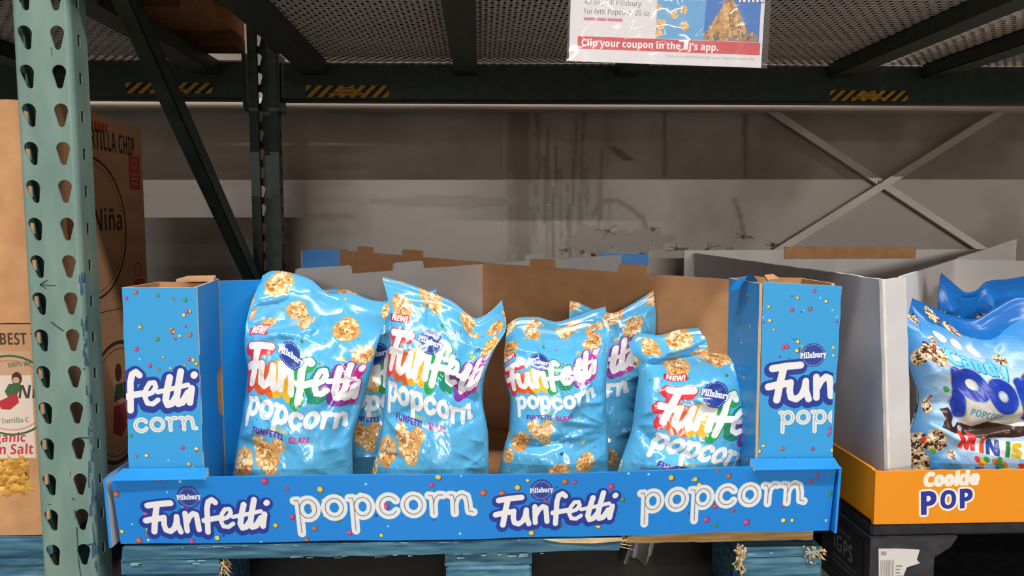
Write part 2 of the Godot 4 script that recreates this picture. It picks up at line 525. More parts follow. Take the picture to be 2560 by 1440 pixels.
func wall_print() -> ImageTexture:
	var p := Print.new(Rect2(-1.6, 0, 4.4, 1.6), 1900, 690, c8(172, 163, 153))
	var n := FastNoiseLite.new()
	n.frequency = 0.006
	n.fractal_octaves = 5
	n.seed = 77
	var im := n.get_image(p.w / 4, p.h / 4)
	im.convert(Image.FORMAT_RGBA8)
	for y in im.get_height():
		for x in im.get_width():
			var v := im.get_pixel(x, y).r
			im.set_pixel(x, y, Color(0.36, 0.3, 0.24, clampf((v - 0.45) * 1.1, 0.0, 0.5)))
	im.resize(p.w, p.h, Image.INTERPOLATE_BILINEAR)
	p.im.blend_rect(im, Rect2i(0, 0, p.w, p.h), Vector2i.ZERO)
	# runs of dirty water down the lap, blotches
	var lay := Print.new(Rect2(-1.6, 0, 4.4, 1.6), 950, 345, Color(0.3, 0.22, 0.16, 0))
	var g := RandomNumberGenerator.new()
	g.seed = 5
	var at := func(x: float, y: float) -> Vector2:
		var v := pix(x, y, WALL_Z)
		return Vector2(v.x, 1.6 - v.y)
	for i in 70:
		var x := 1272 + 250 * pow(g.randf(), 1.7)
		var y := g.randf_range(250, 520)
		var a := g.randf_range(0.1, 0.42)
		var pp := [at.call(x, y)]
		for k in 4:
			x += g.randf_range(-2, 2)
			y += g.randf_range(20, 60)
			pp.append(at.call(x, y))
		lay.stroke(pp, g.randf_range(0.003, 0.011), Color(0.3, 0.22, 0.15, a))
	for i in 14:
		var x := 1280 + 40 * g.randf()
		lay.stroke([at.call(x, 260), at.call(x + 3, 660)], g.randf_range(0.004, 0.012), Color(0.28, 0.19, 0.12, 0.35))
	lay.poly([at.call(1520, 362), at.call(1548, 372), at.call(1584, 398), at.call(1560, 402), at.call(1538, 388)], Color(0.25, 0.17, 0.12, 0.6))
	for q in [[[1540, 500], [1575, 520], [1605, 545], [1618, 580], [1610, 640]], [[1480, 540], [1500, 505], [1540, 500]], [[1835, 500], [1850, 545], [1858, 590]], [[1660, 270], [1661, 440]], [[1860, 280], [1862, 440]]]:
		var l := []
		for v in q: l.append(at.call(v[0], v[1]))
		lay.stroke(l, 0.014, Color(0.3, 0.22, 0.16, 0.4))
	for q in [[1100, 505, 190, 16], [1600, 600, 90, 30], [1480, 600, 60, 40], [820, 540, 60, 10]]:
		var c: Vector2 = at.call(q[0], q[1])
		var l := []
		for k in 20:
			var t := TAU * k / 20
			l.append(c + Vector2(cos(t) * q[2], sin(t) * q[3]) * 0.00128 * g.randf_range(0.7, 1.2))
		lay.poly(l, Color(0.32, 0.25, 0.19, 0.2))
	lay.im.resize(lay.w / 4, lay.h / 4, Image.INTERPOLATE_BILINEAR)
	lay.im.resize(p.w, p.h, Image.INTERPOLATE_CUBIC)
	p.im.blend_rect(lay.im, Rect2i(0, 0, p.w, p.h), Vector2i.ZERO)
	# star cracks round the fixings, with dark holes
	for q in [[1520, 578, 40], [1855, 592, 34], [1765, 625, 44], [1690, 622, 34], [1632, 574, 16], [1415, 625, 30], [1455, 630, 16], [1930, 612, 26], [1820, 632, 30]]:
		var c: Vector2 = at.call(q[0], q[1])
		for k in 7:
			var e := c + Vector2(g.randf_range(0.4, 1.0) * q[2] * 0.0013, 0).rotated(g.randf() * TAU) * Vector2(1, 0.5)
			p.stroke([c, (c + e) * 0.5 + Vector2(g.randf_range(-0.004, 0.004), g.randf_range(-0.004, 0.004)), e], 0.0022, c8(74, 58, 46))
		p.disc(c, 0.006, c8(34, 26, 20))
	for i in 40:
		var c: Vector2 = at.call(g.randf_range(1200, 1700), g.randf_range(500, 640))
		p.disc(c, g.randf_range(0.001, 0.003), c8(222, 216, 206) if i % 2 else c8(90, 70, 56))
	for i in 90:
		p.disc(Vector2(g.randf_range(-1.6, 2.8), g.randf_range(0, 1.6)), g.randf_range(0.0008, 0.0022), c8(120, 104, 90))
	return p.tex()

# ---------------------------------------------------------------- rack
func keyhole(c: Vector2) -> PackedVector2Array:
	var l := PackedVector2Array()
	for i in 15:                                        # round head, then a foot that narrows
		var t := deg_to_rad(205 - 230.0 * i / 14)
		l.append(c + Vector2(cos(t), sin(t)) * 0.0092 + Vector2(0, 0.0055))
	l.append(c + Vector2(0.0047, -0.0115))
	for i in 5:
		var t := deg_to_rad(-20 - 140.0 * i / 4)
		l.append(c + Vector2(cos(t) * 0.0045, -0.0125 + sin(t) * 0.0042))
	l.append(c + Vector2(-0.0047, -0.0115))
	return l

func ring_cell(st: SurfaceTool, hole: PackedVector2Array, r: Rect2, z: float, th: float):   # a rectangle of sheet with one hole in it
	var c := Vector2.ZERO
	for p in hole: c += p / hole.size()
	var outer := PackedVector2Array()
	var hit := func(d: Vector2) -> Vector2:
		var k := 1e9
		if d.x > 1e-9: k = minf(k, (r.end.x - c.x) / d.x)
		if d.x < -1e-9: k = minf(k, (r.position.x - c.x) / d.x)
		if d.y > 1e-9: k = minf(k, (r.end.y - c.y) / d.y)
		if d.y < -1e-9: k = minf(k, (r.position.y - c.y) / d.y)
		return c + d * k
	var n := hole.size()
	var corners := [r.position, Vector2(r.end.x, r.position.y), r.end, Vector2(r.position.x, r.end.y)]
	for i in n:
		var a := hole[i]
		var b := hole[(i + 1) % n]
		var oa: Vector2 = hit.call((a - c).normalized())
		var ob: Vector2 = hit.call((b - c).normalized())
		var poly := [a, oa]
		for k in corners:                              # a corner of the rectangle between the two rays
			var kk: Vector2 = k
			var d: Vector2 = (kk - c)
			var s1 := (a - c).cross(d)
			var s2 := d.cross(b - c)
			var turn := (a - c).cross(b - c)
			if s1 * turn > 0 and s2 * turn > 0 and d.dot(a - c) > 0: poly.append(kk)
		poly.append(ob)
		poly.append(b)
		for k in range(1, poly.size() - 1):
			for side in [0.0, -th]:
				var t := [poly[0], poly[k], poly[k + 1]]
				if ((t[1] - t[0]).cross(t[2] - t[0]) > 0) == (side == 0.0): t = [t[0], t[2], t[1]]
				for v in t:
					var w: Vector2 = v
					st.set_uv(w)
					st.add_vertex(Vector3(w.x, w.y, z + side))
		quad(st, Vector3(a.x, a.y, z), Vector3(b.x, b.y, z), Vector3(b.x, b.y, z - th), Vector3(a.x, a.y, z - th))

func column_mesh(w: float, d: float, y0: float, key0: float, top: float, m: Material, lip: float) -> ArrayMesh:
	# a lipped channel: punched face toward +z at z = 0, sides going back, two lips; x from 0 to w
	var st := newst()
	st.set_smooth_group(-1)
	var th := 0.0022
	var rr := 0.007
	var step := 0.0508
	var k := ceili((y0 - key0) / step)
	var y := key0 + k * step - step * 0.5
	quad(st, Vector3(rr, y0, 0), Vector3(w - rr, y0, 0), Vector3(w - rr, y, 0), Vector3(rr, y, 0))
	var ends := 0.0
	while y + step < top:
		var yc := y + step * 0.5
		for s in [0, 1]:
			var cx := w * 0.5 + (-0.0205 if s == 0 else 0.0205)
			var rc := Rect2(rr if s == 0 else w * 0.5, y, w * 0.5 - rr, step)
			var hl := keyhole(Vector2(0, 0))
			var h2 := PackedVector2Array()
			for p in hl:                                # the feet lean a little toward each other, as on a teardrop column
				h2.append(Vector2(cx + p.x + (-p.y * 0.16 if s == 0 else 0.0), yc + p.y))
			ring_cell(st, h2, rc, 0.0, th)
		y += step
		ends = y
	# rounded corners, sides with slots, lips
	for s in [0, 1]:
		var mx := func(x: float) -> float: return x if s == 1 else w - x
		var prof := []
		for i in 5:
			var t := PI * 0.5 * i / 4
			prof.append([mx.call(w - rr + sin(t) * rr), -rr + cos(t) * rr])
		var yb := y0
		for i in 4:
			quad(st, Vector3(prof[i][0], yb, prof[i][1]), Vector3(prof[i + 1][0], yb, prof[i + 1][1]), Vector3(prof[i + 1][0], ends, prof[i + 1][1]), Vector3(prof[i][0], ends, prof[i][1]))
		var X: float = mx.call(w)
		var zz := [-rr, -0.0175, -0.0255, -d]
		quad(st, Vector3(X, yb, zz[0]), Vector3(X, yb, zz[1]), Vector3(X, ends, zz[1]), Vector3(X, ends, zz[0]))
		quad(st, Vector3(X, yb, zz[2]), Vector3(X, yb, zz[3]), Vector3(X, ends, zz[3]), Vector3(X, ends, zz[2]))
		var ya := yb
		var kk := 0
		var ys := key0 + (k + kk) * step
		while ys < ends:
			quad(st, Vector3(X, ya, zz[1]), Vector3(X, ya, zz[2]), Vector3(X, ys - 0.0075, zz[2]), Vector3(X, ys - 0.0075, zz[1]))
			ya = ys + 0.0075
			var xi: float = mx.call(w - th)
			quad(st, Vector3(X, ys - 0.0075, zz[1]), Vector3(xi, ys - 0.0075, zz[1]), Vector3(xi, ys - 0.0075, zz[2]), Vector3(X, ys - 0.0075, zz[2]))
			quad(st, Vector3(X, ys - 0.0075, zz[2]), Vector3(xi, ys - 0.0075, zz[2]), Vector3(xi, ys + 0.0075, zz[2]), Vector3(X, ys + 0.0075, zz[2]))
			kk += 1
			ys = key0 + (k + kk) * step
		quad(st, Vector3(X, ya, zz[1]), Vector3(X, ya, zz[2]), Vector3(X, ends, zz[2]), Vector3(X, ends, zz[1]))
		var xl: float = mx.call(w - lip)
		quad(st, Vector3(X, yb, -d), Vector3(xl, yb, -d), Vector3(xl, ends, -d), Vector3(X, ends, -d))
		quad(st, Vector3(xl, yb, -d), Vector3(xl, yb, -d + 0.012), Vector3(xl, ends, -d + 0.012), Vector3(xl, ends, -d))
	return done(st, m)

func scuffs(o: Node3D):
	# scuffs and marker strokes on the paint: thin films of rubbed-on colour, each its own small sheet
	var g := RandomNumberGenerator.new()
	g.seed = 21
	var st := newst()
	var ink := mat(c8(44, 58, 58), 0.8)
	var list := [[[100, 712], [118, 700]], [[100, 712], [140, 714]], [[100, 712], [116, 722]], [[128, 805], [145, 818], [160, 828]], [[207, 920], [213, 925]], [[196, 1094], [230, 1095]], [[176, 1178], [175, 1192]], [[180, 1246], [188, 1250]], [[187, 1275], [189, 1290], [186, 1300]], [[192, 1318], [196, 1400], [202, 1440]], [[218, 1363], [240, 1357]], [[128, 118], [130, 140]], [[95, 858], [102, 860]], [[110, 1100], [116, 1095]], [[120, 1260], [128, 1262]], [[232, 660], [238, 668]]]
	for l in list:
		for i in l.size() - 1:
			var a := pix(l[i][0], l[i][1], 0.0004)
			var b := pix(l[i + 1][0], l[i + 1][1], 0.0004)
			var d := (b - a).normalized()
			var n := Vector3(-d.y, d.x, 0) * g.randf_range(0.0004, 0.0011)
			quad(st, a - n, b - n * 0.6, b + n * 0.6, a + n)
	put(done(st, ink), "marker_scuffs", o).set_meta("kind", "stuff")
	var st2 := newst()
	for i in 46:                                        # blue paint rubbed on to the corner low down
		var y := g.randf_range(0.1, 0.52)
		var t := g.randf_range(0.2, 1.4)
		var x := -0.6185 + 0.076 - 0.007 + sin(t) * 0.0075
		var z := -0.007 + cos(t) * 0.0075
		var h := g.randf_range(0.003, 0.02)
		var e := Vector3(cos(t), 0, -sin(t)) * g.randf_range(0.0006, 0.0022)
		quad(st2, Vector3(x, y, z) - e, Vector3(x, y, z) + e, Vector3(x, y + h, z) + e * 0.5, Vector3(x, y + h, z) - e * 0.7)
	put(done(st2, mat(c8(48, 84, 108), 0.7)), "rubbed_paint", o).set_meta("kind", "stuff")

func build_rack():
	var fx := -0.6185
	var f := thing("rack_upright_frame", "pale green steel rack upright with keyhole slots, braced to a dark rear post", "upright frame", Vector3(fx + 0.038, 0, -0.5))
	var k0 := pix(85, 92, 0).y
	var front := put(column_mesh(0.076, 0.043, 0.0, k0, 1.75, M.mint, 0.008), "column", f)
	front.position += Vector3(fx, 0, 0)
	scuffs(f)
	var rear := put(column_mesh(0.076, 0.043, 0.0, pix(650, 290, -1.07).y, 1.75, M.dark_green, 0.024), "column", f)
	rear.rotation.y = PI
	rear.position += Vector3(fx + 0.079, 0, -1.078)
	rear.set_meta("label", "dark green rear post with keyhole slots")
	# brace: a channel from high at the front to low at the rear
	var a := Vector3(-0.575, 1.17, -0.02)
	var b := Vector3(-0.575, 0.41, -0.985)
	var d := (b - a).normalized()
	var n := d.cross(Vector3.RIGHT).normalized()
	var st := newst()
	var L := (b - a).length()
	var xf := Transform3D(Basis(d, n, Vector3.RIGHT), a)
	box_st(st, Vector3(0, -0.019, -0.002), Vector3(L, 0.019, 0.001), 0.0008, xf)
	box_st(st, Vector3(0, -0.019, -0.028), Vector3(L, -0.016, 0.001), 0.0008, xf)
	box_st(st, Vector3(0, 0.016, -0.028), Vector3(L, 0.019, 0.001), 0.0008, xf)
	put(done(st, M.dark_green), "diagonal_brace", f)
	bx("horizontal_brace", f, Vector3(-0.6, 1.19, -1.04), Vector3(-0.565, 1.225, -0.04), M.dark_green)
	bx("foot_plate", f, Vector3(fx - 0.02, 0, -0.08), Vector3(fx + 0.096, 0.006, 0.02), M.dark_green)

	# beams
	var haz := hazard_print()
	var sets := [
		["rack_beam", "dark green rear rack beam spanning behind the blue display", -0.535, 2.1, -1.09, -1.04, 0.927, 1.03, [[765, 972, 210, 243], [2075, 2270, 223, 252]], "rear"],
		["rack_beam", "dark green rear rack beam behind the tortilla chip cartons", -2.3, -0.625, -1.09, -1.04, 0.930, 1.034, [[315, 530, 203, 233]], "rear"],
		["rack_beam", "dark green front rack beam the coupon sign hangs from", -0.535, 2.1, -0.05, 0.0, 0.93, 1.03, [], "front"],
		["rack_beam", "dark green front rack beam above the tortilla chip cartons", -2.3, -0.625, -0.05, 0.0, 0.93, 1.03, [], "front"]]
	for s in sets:
		var o := thing(s[0], s[1], "rack beam", Vector3((s[2] + s[3]) * 0.5, s[6], (s[4] + s[5]) * 0.5))
		bx("box_section", o, Vector3(s[2], s[6], s[4]), Vector3(s[3], s[7], s[5]), M.dark_green, 0.006)
		for e in [s[2], s[3]]:
			var sx := 1.0 if e == s[2] else -1.0
			bx("end_plate", o, Vector3(minf(e, e + sx * 0.006) - 0.002 * sx, s[6] - 0.03, s[4] - 0.005), Vector3(maxf(e, e + sx * 0.006) - 0.002 * sx, s[7] + 0.02, s[5] + 0.012), M.dark_green)
		for h in s[8]:
			var z: float = s[5] + 0.0004
			var p0 := pix(h[0], h[3], z)
			var p1 := pix(h[1], h[2] + 4, z)
			p0.y = maxf(p0.y, s[6] + 0.004)
			var q := newst()
			quad(q, p0, Vector3(p1.x, p0.y, z), p1, Vector3(p0.x, p1.y, z))
			var stick := put(done(q, tmat(haz, 0.5)), "hazard_sticker", o)
			stick.set_meta("label", "yellow and black striped warning sticker")
	# small plate where the left beam meets the rear post
	# expanded metal decks with their support channels
	deck("pale expanded metal shelf deck above the blue display", -0.45, 1.118, [-0.435, -0.035, 0.40, 0.99])
	deck("expanded metal shelf deck meeting the next deck near the wall braces", 1.126, 2.09, [1.255, 1.7])
	deck("expanded metal shelf deck above the tortilla chip cartons", -2.2, -0.69, [-0.72, -1.15, -1.6])
	# pallet loads standing on the decks overhead
	for q in [[-0.53, 0.42, 1.075, 1.425, "brown carton standing on the deck above the blue display"], [0.46, 1.1, 1.075, 1.425, "brown carton on the deck above the coupon sign"], [1.16, 2.08, 1.075, 1.52, "brown carton on the deck above the wall braces"], [-2.2, -0.607, 1.075, 1.425, "brown carton on the deck above the tortilla cartons"]]:
		var o := thing("carton", q[4], "carton", Vector3((q[0] + q[1]) * 0.5, q[2], -0.5))
		bx("carton_body", o, Vector3(q[0], q[2], -0.99), Vector3(q[1], q[3], -0.052), M.kraft, 0.003)
		bx("packing_tape", o, Vector3(q[0] + 0.05, q[3], -0.54), Vector3(q[1] - 0.05, q[3] + 0.0006, -0.48), M.kraft, 0)
		for z in [-0.99, -0.56, -0.13]:
			bx("pallet_runner", o, Vector3(q[0], 1.0385, z), Vector3(q[1], q[2], z + 0.09), M.dark_wood, 0.002)

func hazard_print() -> ImageTexture:
	var p := Print.new(Rect2(0, 0, 208, 30), 416, 60, c8(16, 14, 12))
	for i in range(-1, 9):
		var x := i * 27.0
		p.poly([Vector2(x, 30), Vector2(x + 13, 30), Vector2(x + 43, 0), Vector2(x + 30, 0)], c8(214, 160, 30))
	p.poly([Vector2(52, 22), Vector2(80, 14), Vector2(92, 4), Vector2(118, 4), Vector2(130, 14), Vector2(156, 22), Vector2(130, 25), Vector2(80, 25)], c8(206, 150, 34))
	p.poly([Vector2(88, 10), Vector2(122, 10), Vector2(116, 7), Vector2(94, 7)], c8(150, 96, 22))
	for k in [[60, 84], [92, 118], [128, 150]]:
		p.rect(Rect2(k[0], 17, k[1] - k[0], 3), c8(140, 84, 20))
	return p.tex()

func deck(label: String, x0: float, x1: float, bars: Array):
	var o := thing("mesh_deck", label, "shelf deck", Vector3((x0 + x1) * 0.5, 1.032, -0.53), "expanded metal shelf decks")
	var px := 0.0245
	var pz := 0.034
	var nx := int((x1 - x0) / px)
	var nz := int(1.02 / pz)
	var st := newst()
	st.set_smooth_group(-1)
	var hw := 0.005
	var y0 := 1.031
	var y1 := 1.0365
	for j in nz * 2:
		for i in nx:
			var xo := x0 + (i + 0.5 * (j % 2)) * px
			var za := -0.025 - j * pz * 0.5
			var zb := za - pz * 0.5
			for e in [[xo, xo + px * 0.5], [xo, xo - px * 0.5]]:
				if e[1] < x0 or e[1] > x1: continue
				var a := Vector3(e[0], y0, za)
				var b := Vector3(e[1], y0, zb)
				var h := Vector3(0, y1 - y0, -0.003)
				var w := Vector3(hw, 0, 0)
				quad(st, a - w, a + w, b + w, b - w)
				quad(st, a - w, b - w, b - w + h, a - w + h)
				quad(st, a + w, b + w, b + w + h, a + w + h)
				quad(st, a - w + h, a + w + h, b + w + h, b - w + h)
	var mo := put(done(st, M.deck), "expanded_mesh", o)
	mo.set_meta("kind", "stuff")
	for b in bars:
		var xb: float = b
		var s2 := newst()
		box_st(s2, Vector3(xb - 0.03, 1.0275, -1.035), Vector3(xb + 0.03, 1.0305, -0.055), 0.001)
		box_st(s2, Vector3(xb - 0.03, 0.994, -1.035), Vector3(xb - 0.027, 1.0305, -0.055), 0.001)
		box_st(s2, Vector3(xb + 0.027, 0.994, -1.035), Vector3(xb + 0.03, 1.0305, -0.055), 0.001)
		box_st(s2, Vector3(xb - 0.03, 0.994, -1.035), Vector3(xb + 0.03, 0.997, -0.055), 0.001)
		put(done(s2, M.dark_green), "support_channel", o)

# ---------------------------------------------------------------- wooden pallets
func rough_board(called: String, parent: Node, a: Vector3, b: Vector3, m: Material, sd: int, jag0 := 0.0, jag1 := 0.0) -> MeshInstance3D:
	# a sawn board along x with wavering edges; jag: how far the ends are torn
	var g := RandomNumberGenerator.new()
	g.seed = sd
	var n := 22
	var st := newst()
	st.set_smooth_group(-1)
	var rings := []
	var along_x := (b.x - a.x) > (b.z - a.z)
	for i in n + 1:
		var t := float(i) / n
		var ring := []
		var cor := [Vector2(0, 0), Vector2(1, 0), Vector2(1, 1), Vector2(0, 1)]
		for c in cor:
			var cc: Vector2 = c
			var dy := g.randf_range(-0.0009, 0.0009)
			var dz := g.randf_range(-0.0012, 0.0012)
			var e := 0.0
			if i == 0: e = g.randf_range(0, jag0)
			if i == n: e = -g.randf_range(0, jag1)
			if along_x: ring.append(Vector3(lerpf(a.x, b.x, t) + e, lerpf(a.y, b.y, cc.y) + dy, lerpf(a.z, b.z, cc.x) + dz))
			else: ring.append(Vector3(lerpf(a.x, b.x, cc.x) + dz, lerpf(a.y, b.y, cc.y) + dy, lerpf(a.z, b.z, t) + e))
		rings.append(ring)
	for i in n:
		for k in 4:
			quad(st, rings[i][k], rings[i + 1][k], rings[i + 1][(k + 1) % 4], rings[i][(k + 1) % 4])
	quad(st, rings[0][0], rings[0][1], rings[0][2], rings[0][3])
	quad(st, rings[n][0], rings[n][1], rings[n][2], rings[n][3])
	return put(done(st, m), called, parent)

func spikes(called: String, parent: Node, c: Vector3, ext: Vector3, dir: Vector3, n: int, len_: float, r: float, m: Material, sd: int):
	var g := RandomNumberGenerator.new()
	g.seed = sd
	var st := newst()
	for i in n:
		var p := c + Vector3(g.randf_range(-1, 1) * ext.x, g.randf_range(-1, 1) * ext.y, g.randf_range(-1, 1) * ext.z)
		var d := (dir + Vector3(g.randf_range(-0.5, 0.5), g.randf_range(-0.5, 0.5), g.randf_range(-0.5, 0.5))).normalized()
		var l := len_ * g.randf_range(0.4, 1.0)
		tube_st(st, [p, p + d * l * 0.5, p + d * l], r * g.randf_range(0.5, 1.0), 4, 0.1)
	put(done(st, m), called, parent)

func build_pallets():
	# the blue block pallet under the blue display
	var o := thing("wooden_pallet", "worn blue wooden pallet with a broken lead board under the blue display", "pallet", Vector3(0, 0, -0.61), "blue wooden pallets")
	var zf := 0.004
	rough_board("deck_board", o, Vector3(-0.508, 0.1245, zf - 0.095), Vector3(0.205, 0.1435, zf), M.blue_wood, 31, 0.004, 0.02)
	spikes("torn_wood", o, Vector3(0.2, 0.135, zf - 0.03), Vector3(0.004, 0.007, 0.03), Vector3(1, 0, 0), 26, 0.03, 0.0022, M.splinter, 3)
	board("paint_chip", o, PackedVector2Array([Vector2(0.09, 0.1436), Vector2(0.203, 0.1436), Vector2(0.203, 0.1395), Vector2(0.16, 0.1365), Vector2(0.115, 0.1385)]), Vector3(0, 0, zf + 0.002), Vector3.RIGHT, Vector3.UP, 0.002, M.splinter, M.splinter, M.splinter)
	rough_board("deck_board", o, Vector3(-0.508, 0.1255, zf - 0.215), Vector3(0.51, 0.1435, zf - 0.105), M.bare_wood, 32, 0.004, 0.006)
	rough_board("deck_board", o, Vector3(0.208, 0.1225, zf - 0.1), Vector3(0.498, 0.1432, zf - 0.028), M.bare_wood, 37, 0.012, 0.01)
	for i in 5:
		rough_board("deck_board", o, Vector3(-0.508, 0.1255, zf - 0.36 - i * 0.17), Vector3(0.508, 0.1435, zf - 0.25 - i * 0.17), M.blue_wood2, 40 + i, 0.004, 0.004)
	var bx_ := [[-0.507, -0.372], [-0.054, 0.073], [0.377, 0.502]]
	for i in 3:
		rough_board("stringer_board", o, Vector3(bx_[i][0] + (0.0 if i < 2 else 0.004), 0.1035, zf - 1.2), Vector3(bx_[i][1], 0.1235 if i < 2 else 0.1185, zf - 0.001 - 0.006 * i), M.blue_wood2 if i == 1 else M.blue_wood, 50 + i)
		for k in 3:
			var zz := zf - 0.004 - 0.5 * k
			var blk := bx("block", o, Vector3(bx_[i][0] + 0.002, 0.019, zz - 0.14), Vector3(bx_[i][1] - 0.001, 0.1028, zz), M.blue_wood2 if (i + k) % 2 else M.blue_wood, 0.004)
			blk.set_meta("label", "blue painted pallet block")
	spikes("frayed_wood", o, Vector3(-0.37, 0.11, zf - 0.012), Vector3(0.006, 0.012, 0.008), Vector3(0.4, -0.5, 0.4), 34, 0.015, 0.0018, M.splinter, 5)
	spikes("frayed_wood", o, Vector3(0.378, 0.105, zf - 0.006), Vector3(0.006, 0.02, 0.008), Vector3(-0.2, -0.3, 0.25), 60, 0.008, 0.0026, M.splinter, 6)
	spikes("frayed_wood", o, Vector3(0.488, 0.11, zf - 0.006), Vector3(0.014, 0.012, 0.006), Vector3(0.5, -0.8, 0.2), 46, 0.008, 0.0026, M.splinter, 7)
	# paint worn to pale wood along the top edges
	var g := RandomNumberGenerator.new()
	g.seed = 61
	var st := newst()
	for i in 26:
		var x := g.randf_range(-0.5, 0.19)
		var y := (0.1435 if g.randf() < 0.6 else 0.1245) + g.randf_range(-0.002, 0.001)
		var l := g.randf_range(0.003, 0.022)
		var h := g.randf_range(0.0003, 0.0013)
		quad(st, Vector3(x, y - h, zf + 0.0016), Vector3(x + l, y - h * 0.5, zf + 0.0016), Vector3(x + l * 0.9, y + h * 0.4, zf + 0.0016), Vector3(x + l * 0.1, y + h, zf + 0.0016))
	for q in bx_:
		for i in 6:
			var x := g.randf_range(q[0], q[1] - 0.012)
			var y := 0.122 + g.randf_range(-0.004, 0.001) - (0.005 if q == bx_[2] else 0.0)
			var l := g.randf_range(0.004, 0.016)
			quad(st, Vector3(x, y - 0.0012, zf + 0.0009), Vector3(x + l, y - 0.0004, zf + 0.0009), Vector3(x + l, y + 0.001, zf + 0.0009), Vector3(x, y + 0.0014, zf + 0.0009))
	put(done(st, M.worn_paint), "worn_paint_edge", o).set_meta("kind", "stuff")
	# grey film hanging below the boards
	var w := thing("plastic_film", "grey plastic film hanging below the broken board of the pallet", "plastic film", Vector3(0.27, 0.06, -0.2))
	var sw := newst()
	for i in 14:
		for j in 10:
			var P := func(ii: int, jj: int) -> Vector3:
				var s := ii / 14.0
				var t := jj / 10.0
				return Vector3(0.245 + s * 0.055 + 0.012 * sin(t * 3.0), 0.125 - t * 0.121, -0.23 + 0.02 * sin(s * 9.0 + t * 2.0) + 0.012 * sin(s * 21.0))
			quad(sw, P.call(i, j), P.call(i + 1, j), P.call(i + 1, j + 1), P.call(i, j + 1))
	put(done(sw, M.grey_film), "film_sheet", w)

	# blue pallet under the tortilla chip cartons
	var q2 := thing("wooden_pallet", "blue wooden pallet under the tortilla chip cartons", "pallet", Vector3(-1.15, 0, -0.6), "blue wooden pallets")
	for i in 7:
		rough_board("deck_board", q2, Vector3(-1.63, 0.125, -0.14 - i * 0.16), Vector3(-0.615, 0.143, -0.03 - i * 0.16), M.blue_wood if i % 2 == 0 else M.blue_wood2, 70 + i)
	for x in [-1.63, -1.18, -0.76]:
		rough_board("stringer_board", q2, Vector3(x, 0.104, -1.2), Vector3(x + 0.14, 0.1245, -0.035), M.blue_wood, 80)
		for k in 3:
			bx("block", q2, Vector3(x, 0.019, -0.18 - 0.5 * k), Vector3(x + 0.135, 0.1035, -0.04 - 0.5 * k), M.blue_wood2, 0.004)

	# black plastic pallet under the orange display
	var b := thing("plastic_pallet", "black plastic pallet with a torn white label under the orange display", "pallet", Vector3(1.1, 0, -0.6))
	var x0 := 0.588
	bx("deck", b, Vector3(x0 + 0.004, 0.119, -1.2), Vector3(1.61, 0.141, -0.036), M.black_plastic, 0.004)
	bx("deck", b, Vector3(x0, 0.0, -1.2), Vector3(1.61, 0.022, -0.03), M.black_plastic, 0.004)
	for x in [x0, 1.03, 1.49]:
		for z in [-0.2, -0.68, -1.2]:
			var leg := PackedVector2Array([Vector2(0, 0.02), Vector2(0.1, 0.02), Vector2(0.1, 0.088), Vector2(0.125, 0.104), Vector2(0.135, 0.12), Vector2(0, 0.12)])
			board("corner_leg", b, leg, Vector3(x, 0, z + 0.17), Vector3.RIGHT, Vector3.UP, 0.16, M.black_plastic, M.black_plastic, M.black_plastic)
	var pl := Print.new(Rect2(0, 0, 100, 60), 400, 240, c8(44, 44, 48))
	pl.text("PROPERTY OF", Vector2(12, 9), 8, c8(120, 120, 124), true)
	pl.text("iGPS", Vector2(10, 28), 30, c8(132, 132, 136), true)
	for k in 2:
		for i in 9: pl.rect(Rect2(10 + i * 8.4, 45 + k * 7, 6.6, 3.4), c8(104, 104, 108))
	var q3 := newst()
	var xs := x0 - 0.0012
	quad(q3, Vector3(xs, 0.03, -0.155), Vector3(xs, 0.03, -0.05), Vector3(xs, 0.105, -0.05), Vector3(xs, 0.105, -0.155))
	put(done(q3, tmat(pl.tex(), 0.5)), "moulded_lettering", b)
	var ps := Print.new(Rect2(0, 0, 110, 80), 330, 240, c8(214, 208, 202))
	ps.text("IND", Vector2(6, 8), 8, c8(90, 86, 84), true)
	var g2 := RandomNumberGenerator.new()
	g2.seed = 3
	for i in 14: ps.rect(Rect2(6 + i * 2.6, 18, g2.randf_range(0.6, 1.6), 60), c8(120, 116, 112))
	for i in 9: ps.rect(Rect2(46, 26 + i * 5, g2.randf_range(10, 20), 2.2), c8(140, 136, 130))
	var lab := PackedVector2Array([Vector2(0.604, 0.02), Vector2(0.60, 0.104), Vector2(0.63, 0.1035), Vector2(0.664, 0.101), Vector2(0.66, 0.086), Vector2(0.665, 0.08), Vector2(0.645, 0.074), Vector2(0.64, 0.06), Vector2(0.646, 0.02)])
	board("torn_label", b, lab, Vector3(0, 0, -0.0285), Vector3.RIGHT, Vector3.UP, 0.0008, tmat(ps.tex(), 0.5), M.white_edge, M.white_edge, Rect2(0.6, 0.02, 0.066, 0.085)).set_meta("label", "torn white shipping label")

